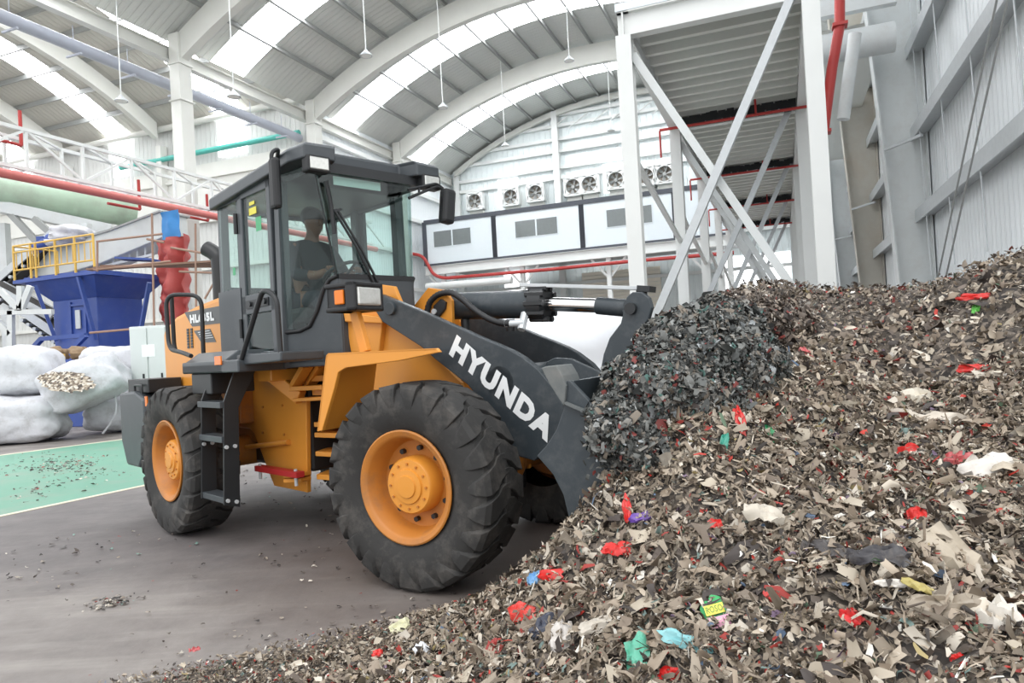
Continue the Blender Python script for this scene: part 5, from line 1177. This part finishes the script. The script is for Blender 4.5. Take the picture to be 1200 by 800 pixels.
M['shred'], nt_, b_ = nodes('shredded_plastic'); at_ = nt_.nodes.new('ShaderNodeAttribute'); at_.attribute_name = 'scrap_colour'; nt_.links.new(at_.outputs['Color'], b_.inputs['Base Color']); b_.inputs['Roughness'].default_value = .55; b_.inputs['Specular IOR Level'].default_value = .35
M['heap_core'] = carpet('heap_core', [(84, 77, 70), (106, 97, 88), (66, 60, 56), (128, 118, 108), (56, 52, 50), (94, 86, 78)], 34, bump=.8, dist=.03)
M['load_core'] = carpet('load_core', [(60, 64, 64), (84, 88, 88), (46, 48, 50), (104, 106, 102)], 34, bump=.8, dist=.03)
def stuff_mesh(name, parts, mats, label, cat):
    """parts: (V, F, colours per face or None, material index)"""
    Vs = []; Fs = []; Cs = []; Ms = []; o = 0
    for V, F, C, mi in parts:
        Vs.append(V); Fs.append(F+o); o += len(V); Cs.append(C if C is not None else np.full((len(F), 3), .2)); Ms.append(np.full(len(F), mi))
    V = np.concatenate(Vs); F = np.concatenate(Fs); C = np.concatenate(Cs); Mi = np.concatenate(Ms)
    me = bpy.data.meshes.new(name); c0 = np.array([V[:, 0].mean(), V[:, 1].mean(), 0]); V = V-c0
    me.vertices.add(len(V)); me.vertices.foreach_set('co', V.astype(np.float32).ravel()); me.loops.add(len(F)*4); me.loops.foreach_set('vertex_index', F.astype(np.int32).ravel())
    me.polygons.add(len(F)); me.polygons.foreach_set('loop_start', np.arange(len(F), dtype=np.int32)*4); me.polygons.foreach_set('material_index', Mi.astype(np.int32)); me.update(calc_edges=True)
    ca = me.attributes.new('scrap_colour', 'FLOAT_COLOR', 'FACE'); ca.data.foreach_set('color', np.c_[C, np.ones(len(C))].astype(np.float32).ravel())
    for q in mats: me.materials.append(q)
    me.polygons.foreach_set('use_smooth', [True]*len(F)); me.validate(); ob = bpy.data.objects.new(name, me); COL.objects.link(ob); ob.location = c0
    return tag(ob, label, cat, kind='stuff')
def heap_normal(x, y):
    e = .06; z = heap_full(x, y); dx = (heap_full(x+e, y)-z)/e; dy = (heap_full(x, y+e)-z)/e; return unit(np.stack([-dx, -dy, np.ones_like(z)], 1)), z
parts = [(V0, F0, None, 1)]
def inview(x, y, m=.25): return np.abs(x)/np.maximum(y, .1) < (600/822+m)
for (n, dmin, dmax, l0, ls, w0, pal, til, tall) in ((92000, .9, 4.4, .024, .45, .45, PAL, .6, .03), (84000, 3.4, 9.5, .029, .45, .5, PAL, .6, .05), (8000, .9, 5.5, .058, .4, .5, PALB, .5, .04), (40000, .9, 4.6, .034, .5, .13, PAL, .8, .05), (50000, 5.2, 9.2, .028, .4, .5, PAL3, .7, .07)):
    y = NP.uniform(dmin, dmax, n*2); x = NP.uniform(-.99, .99, n*2)*y; y = y[inview(x, y)]; x = x[:len(y)] if False else x[inview(x, NP.uniform(0, 1, len(x))*0+1e9)][:0] if False else x
    yy = NP.uniform(dmin**2, dmax**2, n)**.5; xx = NP.uniform(-.98, 1.45, n)*yy
    nr, z = heap_normal(xx, yy); ok = (z > -.005-.0*yy) & ((.9322*xx-.3619*yy) < 3.1) & (NP.random(n) < np.clip(.15+z/.06, 0, 1))
    if pal is PAL3: ok &= (xx < 4.1) & (z > 1.1) & (vnoise(xx, yy, .9, 21) > -.2)
    x1, y1, z1, n1 = xx[ok], yy[ok], z[ok], nr[ok]; k = len(x1); L = np.minimum(l0*np.exp(NP.normal(0, ls, k)), .13); Wd = L*np.clip(NP.normal(w0, .15, k), .08, 1)
    sh = np.clip(z1/.10, .6, 1); L = L*sh; Wd = Wd*sh
    V, F = shreds(np.stack([x1, y1, z1], 1), n1, L, Wd, NP.uniform(.2, til*2, k), NP.uniform(0, tall, k)*sh)
    C = np.repeat(pick(pal, k), 4, 0); parts.append((V, F, C, 0))
stuff_mesh('refuse_heap', parts, [M['shred'], M['heap_core']], 'big brown-grey heap of shredded plastic refuse filling the right foreground', 'refuse heap')

# load tumbling out of the bucket -----------------------------------------------
LB = [(772, 464, 3.98, .28), (744, 488, 3.95, .20), (812, 430, 4.25, .34), (788, 440, 4.5, .26), (840, 405, 4.7, .31), (812, 418, 4.95, .22), (772, 425, 4.8, .13), (740, 447, 4.35, .12), (724, 442, 4.6, .07), (868, 392, 5.3, .31), (815, 482, 3.95, .26), (765, 520, 3.85, .17), (726, 508, 3.62, .13), (750, 530, 3.6, .12), (716, 492, 3.68, .10), (850, 440, 4.4, .32), (905, 394, 5.9, .32), (846, 384, 5.9, .25), (786, 398, 5.3, .16), (760, 412, 5.2, .12)]
parts = []; cents = [(at(WF, a, b, 'y', d), r) for a, b, d, r in LB]
for q, (c, r) in enumerate(cents):
    b = bmesh.new(); bmesh.ops.create_cube(b, size=2); bmesh.ops.subdivide_edges(b, edges=b.edges[:], cuts=9, use_grid_fill=True)
    X = np.array([tuple(v.co) for v in b.verts]); X = unit(X); b.verts.index_update(); Fq = np.array([[v.index for v in f.verts] for f in b.faces]); b.free()
    dis = np.array([noise.noise(Vector(x*2.3)+Vector((q*5.1, 0, 0)))*.22+noise.noise(Vector(x*6)+Vector((q, 0, 0)))*.1 for x in X])
    parts.append((np.array(c)+X*r*(.93+dis)[:, None]*np.array([1, 1, .95]), Fq, None, 1))
    n = int(15000*r*r/.09)+400; X = unit(NP.normal(0, 1, (n, 3))); dis = np.array([noise.noise(Vector(x*2.3)+Vector((q*5.1, 0, 0)))*.22 for x in X])
    Pq = np.array(c)+X*r*(.97+dis)[:, None]*np.array([1, 1, .95]); L = np.minimum(.025*np.exp(NP.normal(0, .5, n)), .10); far_ = c[1] > 5.1
    V, F = shreds(Pq, X, L, L*np.clip(NP.normal(.5, .15, n), .1, 1), NP.uniform(.3, 1.1, n), NP.uniform(-.01, .05, n))
    parts.append((V, F, np.repeat(pick(PAL2 if NP.random() < .99 and not far_ else PAL3, n), 4, 0), 0))
# loose bits falling off the lip
n = 60; px_ = NP.uniform(696, 760, n); py_ = NP.uniform(530, 575, n); Pq = np.array([at(WF, a, b, 'y', 3.62) for a, b in zip(px_, py_)])+NP.normal(0, .03, (n, 3)); L = NP.uniform(.015, .04, n)
V, F = shreds(Pq, unit(NP.normal(0, 1, (n, 3))), L, L*.5, NP.uniform(.5, 1, n), np.zeros(n)); parts.append((V, F, np.repeat(pick(PAL2, n), 4, 0), 0))
stuff_mesh('refuse_load', parts, [M['shred'], M['load_core']], 'dark blue-grey clump of shredded refuse spilling from the bucket', 'refuse load')

# litter on the floor ---------------------------------------------------------------
n = 9000; yy = NP.uniform(3.2**2, 13**2, n)**.5; xx = NP.uniform(-.98, .5, n)*yy
dens = np.clip(vnoise(xx, yy, .8, 31)+.1, 0, 1)*np.clip(1.4-np.abs(yy-7)/6, .15, 1); hz = heap_full(xx, yy); near = np.clip(1-(-hz)/.12, 0, 1)*(yy < 5)
ok = (NP.random(n) < np.clip(dens*1.0+near*.9, 0, 1)) & (hz < .01); xx, yy = xx[ok], yy[ok]; k = len(xx)
c1 = np.array(at(WF, 128, 708, 'z', 0) if False else at(WF, 128, 708, 'z', 0)); x2 = c1[0]+NP.normal(0, .07, 120); y2 = c1[1]+NP.normal(0, .06, 120)
g1 = [at(WF, a, b, 'z', 0) for a, b in zip(NP.normal(75, 28, 260), NP.normal(545, 7, 260))]; x3 = np.array([g[0] for g in g1]); y3 = np.array([g[1] for g in g1])
xx = np.r_[xx, x2, x3]; yy = np.r_[yy, y2, y3]; k = len(xx); L = NP.uniform(.012, .05, k)*np.clip(yy/6, .7, 1.3)
V, F = shreds(np.stack([xx, yy, np.full(k, .012)], 1), np.tile([0, 0, 1.], (k, 1)), L, L*NP.uniform(.3, .8, k), NP.uniform(.1, .35, k), NP.uniform(0, .008, k))
V[:, 2] = np.maximum(V[:, 2], .007)
PALF = [((96, 88, 82), .3), ((60, 56, 54), .3), ((150, 140, 128), .2), ((196, 188, 176), .12), ((150, 70, 64), .05), ((120, 150, 140), .03)]
stuff_mesh('floor_litter', [(V, F, np.repeat(pick(PALF, k), 4, 0), 0)], [M['shred']], 'small scattered bits of shredded litter over the concrete floor', 'litter')

# single scraps one can pick out on the heap -------------------------------------------
def heap_hit(px, py):
    d = CF*F_PX+CR*(px-600)-CU*(py-400); d = d/d[1]; t = np.arange(1.0, 9.4, .02); X = d[0]*t; Y = t; Z = CAM_H+d[2]*t
    h = heap_full(X, Y); k = np.nonzero(Z < h+.02)[0]; i = k[0] if len(k) else len(t)-1
    return np.array([X[i], Y[i], Z[i]])
smat = {}
def scrap(px, py, w, h, rgb, label, ang=0., cat='plastic scrap', name='plastic_scrap', crumple=.22, seed=None, face=.5):
    c = heap_hit(px, py); D = c[1]; sc_ = D/F_PX; W2, H2 = w*sc_*1.15, h*sc_*1.3
    n1, _ = heap_normal(np.array([c[0]]), np.array([c[1]])); vdir = np.array([-c[0], -c[1], CAM_H-c[2]]); vdir /= np.linalg.norm(vdir)
    nr = n1[0]*(1-face)+vdir*face; nr /= np.linalg.norm(nr); ex = np.cross([0, 0, 1.], nr); ex /= np.linalg.norm(ex); ey = np.cross(nr, ex)
    ca, sa = math.cos(ang), math.sin(ang); ex, ey = ex*ca+ey*sa, ey*ca-ex*sa; sd = (seed if seed is not None else px*1.7+py)
    nu, nv = 10, 7; vs = []; S = min(W2, H2)
    for j in range(nv+1):
        for i in range(nu+1):
            s, t = i/nu*2-1, j/nv*2-1; e_ = 1+.35*noise.noise(Vector((s*1.6, t*1.6, sd)))
            zz = noise.noise(Vector((s*2.2+sd, t*2.2, 3)))*S*crumple*1.6+noise.noise(Vector((s*5, t*4+sd, 1)))*S*crumple*.7-.12*S*(s*s+t*t)
            q = c+nr*(.03+zz)+ex*(s*W2/2*e_*(1-.18*t*t))+ey*(t*H2/2*e_*(1-.18*s*s)); vs.append(q)
    n_ = nu+1; fs = [(j*n_+i, j*n_+i+1, (j+1)*n_+i+1, (j+1)*n_+i) for j in range(nv) for i in range(nu)]; k = len(vs)
    ring = list(range(n_))+[j*n_+nu for j in range(1, nv+1)]+[nv*n_+i for i in range(nu-1, -1, -1)]+[j*n_ for j in range(nv-1, 0, -1)]
    vs2 = vs+[v-nr*.002 for v in vs]; fs2 = fs+[tuple(i+k for i in f[::-1]) for f in fs]+[(ring[i], ring[i-1], ring[i-1]+k, ring[i]+k) for i in range(len(ring))]
    if rgb not in smat: smat[rgb] = paint('film_%d_%d_%d' % rgb, rgb, .4, var=.12, scale=20, dust=(150, 140, 128), dust_amt=.35, dscale=25)
    o = MB(WF).add(vs2, fs2).build(name, smat[rgb], smooth=50, root=c); tag(o, label, cat, 'loose scraps on the heap'); return o, c, nr, ex, ey, sc_
RED, DRED, PURP, TEAL, GRN, BLU, BEI, WHT, BLK, YEL, PINK = (206, 44, 40), (150, 50, 46), (108, 76, 160), (130, 186, 190), (96, 176, 150), (110, 160, 206), (176, 164, 146), (214, 208, 200), (52, 50, 54), (170, 156, 92), (190, 92, 94)
SC = [(726, 645, 32, 13, RED, 'bright red plastic scrap on the slope just below the bucket plate', .1), (752, 607, 26, 8, PURP, 'small purple film strip below the falling clump', .25),
      (838, 617, 14, 11, RED, 'round red scrap in the middle of the heap, right of the purple strip', .3), (804, 755, 54, 15, TEAL, 'long pale teal film strip at the bottom, under the printed sachet', -.3),
      (750, 770, 26, 36, GRN, 'crumpled green film at the bottom edge, left of the teal strip', .5), (648, 676, 28, 11, RED, 'red film scrap on the left slope near the tyre', .1),
      (614, 719, 32, 18, (214, 70, 62), 'bright red crumpled film on the lower left slope', -.2), (640, 736, 24, 26, (66, 70, 84), 'dark slate film right of the bright red crumpled one', -.7),
      (628, 680, 16, 13, BLU, 'blue and white scrap left of the red film on the slope', .4), (1076, 611, 20, 23, RED, 'upright bright red bag scrap at right middle of the heap', .2),
      (1066, 532, 24, 16, RED, 'red folded scrap on the heap under the long white film', .1), (1143, 433, 30, 9, RED, 'flat red scrap at right, level with the loose white tuft', -.05),
      (849, 523, 9, 20, (60, 150, 130), 'narrow teal-green scrap standing near the falling clump', -.2), (900, 510, 11, 15, (50, 140, 90), 'small green scrap right of the narrow teal one', .3),
      (866, 492, 10, 26, RED, 'tall thin red film above the narrow teal scrap', .1), (943, 415, 9, 13, PINK, 'small pink-red scrap on the upper heap', .4),
      (1141, 349, 30, 7, RED, 'flat red strip near the top right of the heap', .0), (1145, 363, 9, 8, (110, 200, 90), 'tiny lime green scrap near the top right of the heap', .2),
      (1124, 539, 28, 14, PINK, 'pale red film right of the red folded scrap', .2), (1165, 548, 60, 26, WHT, 'large whitish film at the right edge, mid height', -.1),
      (1112, 655, 52, 58, BEI, 'large beige film sheet draped at right below the upright red bag', .5), (1085, 497, 96, 26, (200, 190, 176), 'long dirty white film stretched across the right part', -.15),
      (658, 752, 26, 38, (206, 200, 194), 'pale crumpled sheet at the bottom, under the dark slate film', .2), (576, 766, 11, 26, DRED, 'narrow brown-red scrap at the bottom left of the heap', .1),
      (787, 792, 22, 14, RED, 'red scrap at the bottom edge below the green film', .2), (1123, 776, 15, 12, RED, 'small red scrap near the bottom right corner', .1),
      (1076, 692, 32, 9, YEL, 'thin yellow strip at lower right beside a white splinter', -.4), (1045, 688, 28, 8, WHT, 'white splinter of plastic left of the thin yellow strip', .25),
      (736, 598, 9, 26, RED, 'thin upright red film under the bucket near the purple strip', .15), (470, 736, 22, 13, (206, 204, 170), 'pale yellowish film low on the left toe of the heap', .3),
      (495, 766, 14, 17, (226, 228, 232), 'small bright white scrap at the bottom left toe', .4), (443, 769, 11, 9, RED, 'small red scrap on the far left toe', .1),
      (228, 766, 12, 9, PINK, 'pink-red scrap at the extreme left tip of the litter', .1), (1165, 725, 44, 38, (208, 202, 192), 'white torn film at the right edge, near the bottom', .2),
      (1030, 655, 62, 22, BLK, 'wide black film in the lower right middle', .05), (970, 648, 42, 20, (70, 66, 66), 'dark grey film left of the wide black film', -.2),
      (1110, 715, 70, 26, (150, 138, 122), 'brown stiff sheet under the thin yellow strip', .1), (895, 605, 44, 22, (200, 192, 178), 'pale folded film right of the round red scrap', -.4),
      (1068, 470, 40, 22, (214, 206, 190), 'loose whitish tuft of film at upper right', .1), (700, 735, 40, 14, (196, 188, 176), 'pale twisted film left of the green crumpled film', .5),
      (905, 700, 14, 18, (190, 60, 56), 'dull red scrap right of the printed sachet', .6), (1000, 728, 26, 14, (200, 50, 50), 'red torn scrap at lower right, left of the brown sheet', -.5)]
for (px_, py_, w_, h_, rgb, lb, an) in SC: scrap(px_, py_, w_, h_, rgb, lb, an)
# printed sachet
o, c, nr, ex, ey, s_ = scrap(838, 718, 24, 26, (60, 170, 100), 'printed green, yellow and pink sachet with letters at the bottom of the heap', .3, 'sachet', 'printed_sachet', .05, face=.75)
def patch(x0, y0, x1, y1, lift): return [c+nr*lift+ex*(x*s_)+ey*(y*s_) for x, y in ((x0, y0), (x1, y0), (x1, y1), (x0, y1))]
MB(WF).prism(patch(-11, -4, 11, 7, .044), nr*.002).build('yellow_band', paint('yellow_print', (232, 222, 80), .4), o)
MB(WF).prism(patch(-10, -19, 13, -7, .046), nr*.002).build('pink_foot', paint('pink_print', (236, 170, 196), .4), o)
lt = MB(WF); lettering(lt, 'ROSO', c+nr*.0475+ex*(-9.5*s_)+ey*(-2*s_), ex*(19*s_), ey*(7.5*s_), .02); lt.build('print_letters', paint('olive_print', (120, 150, 60), .4), o)
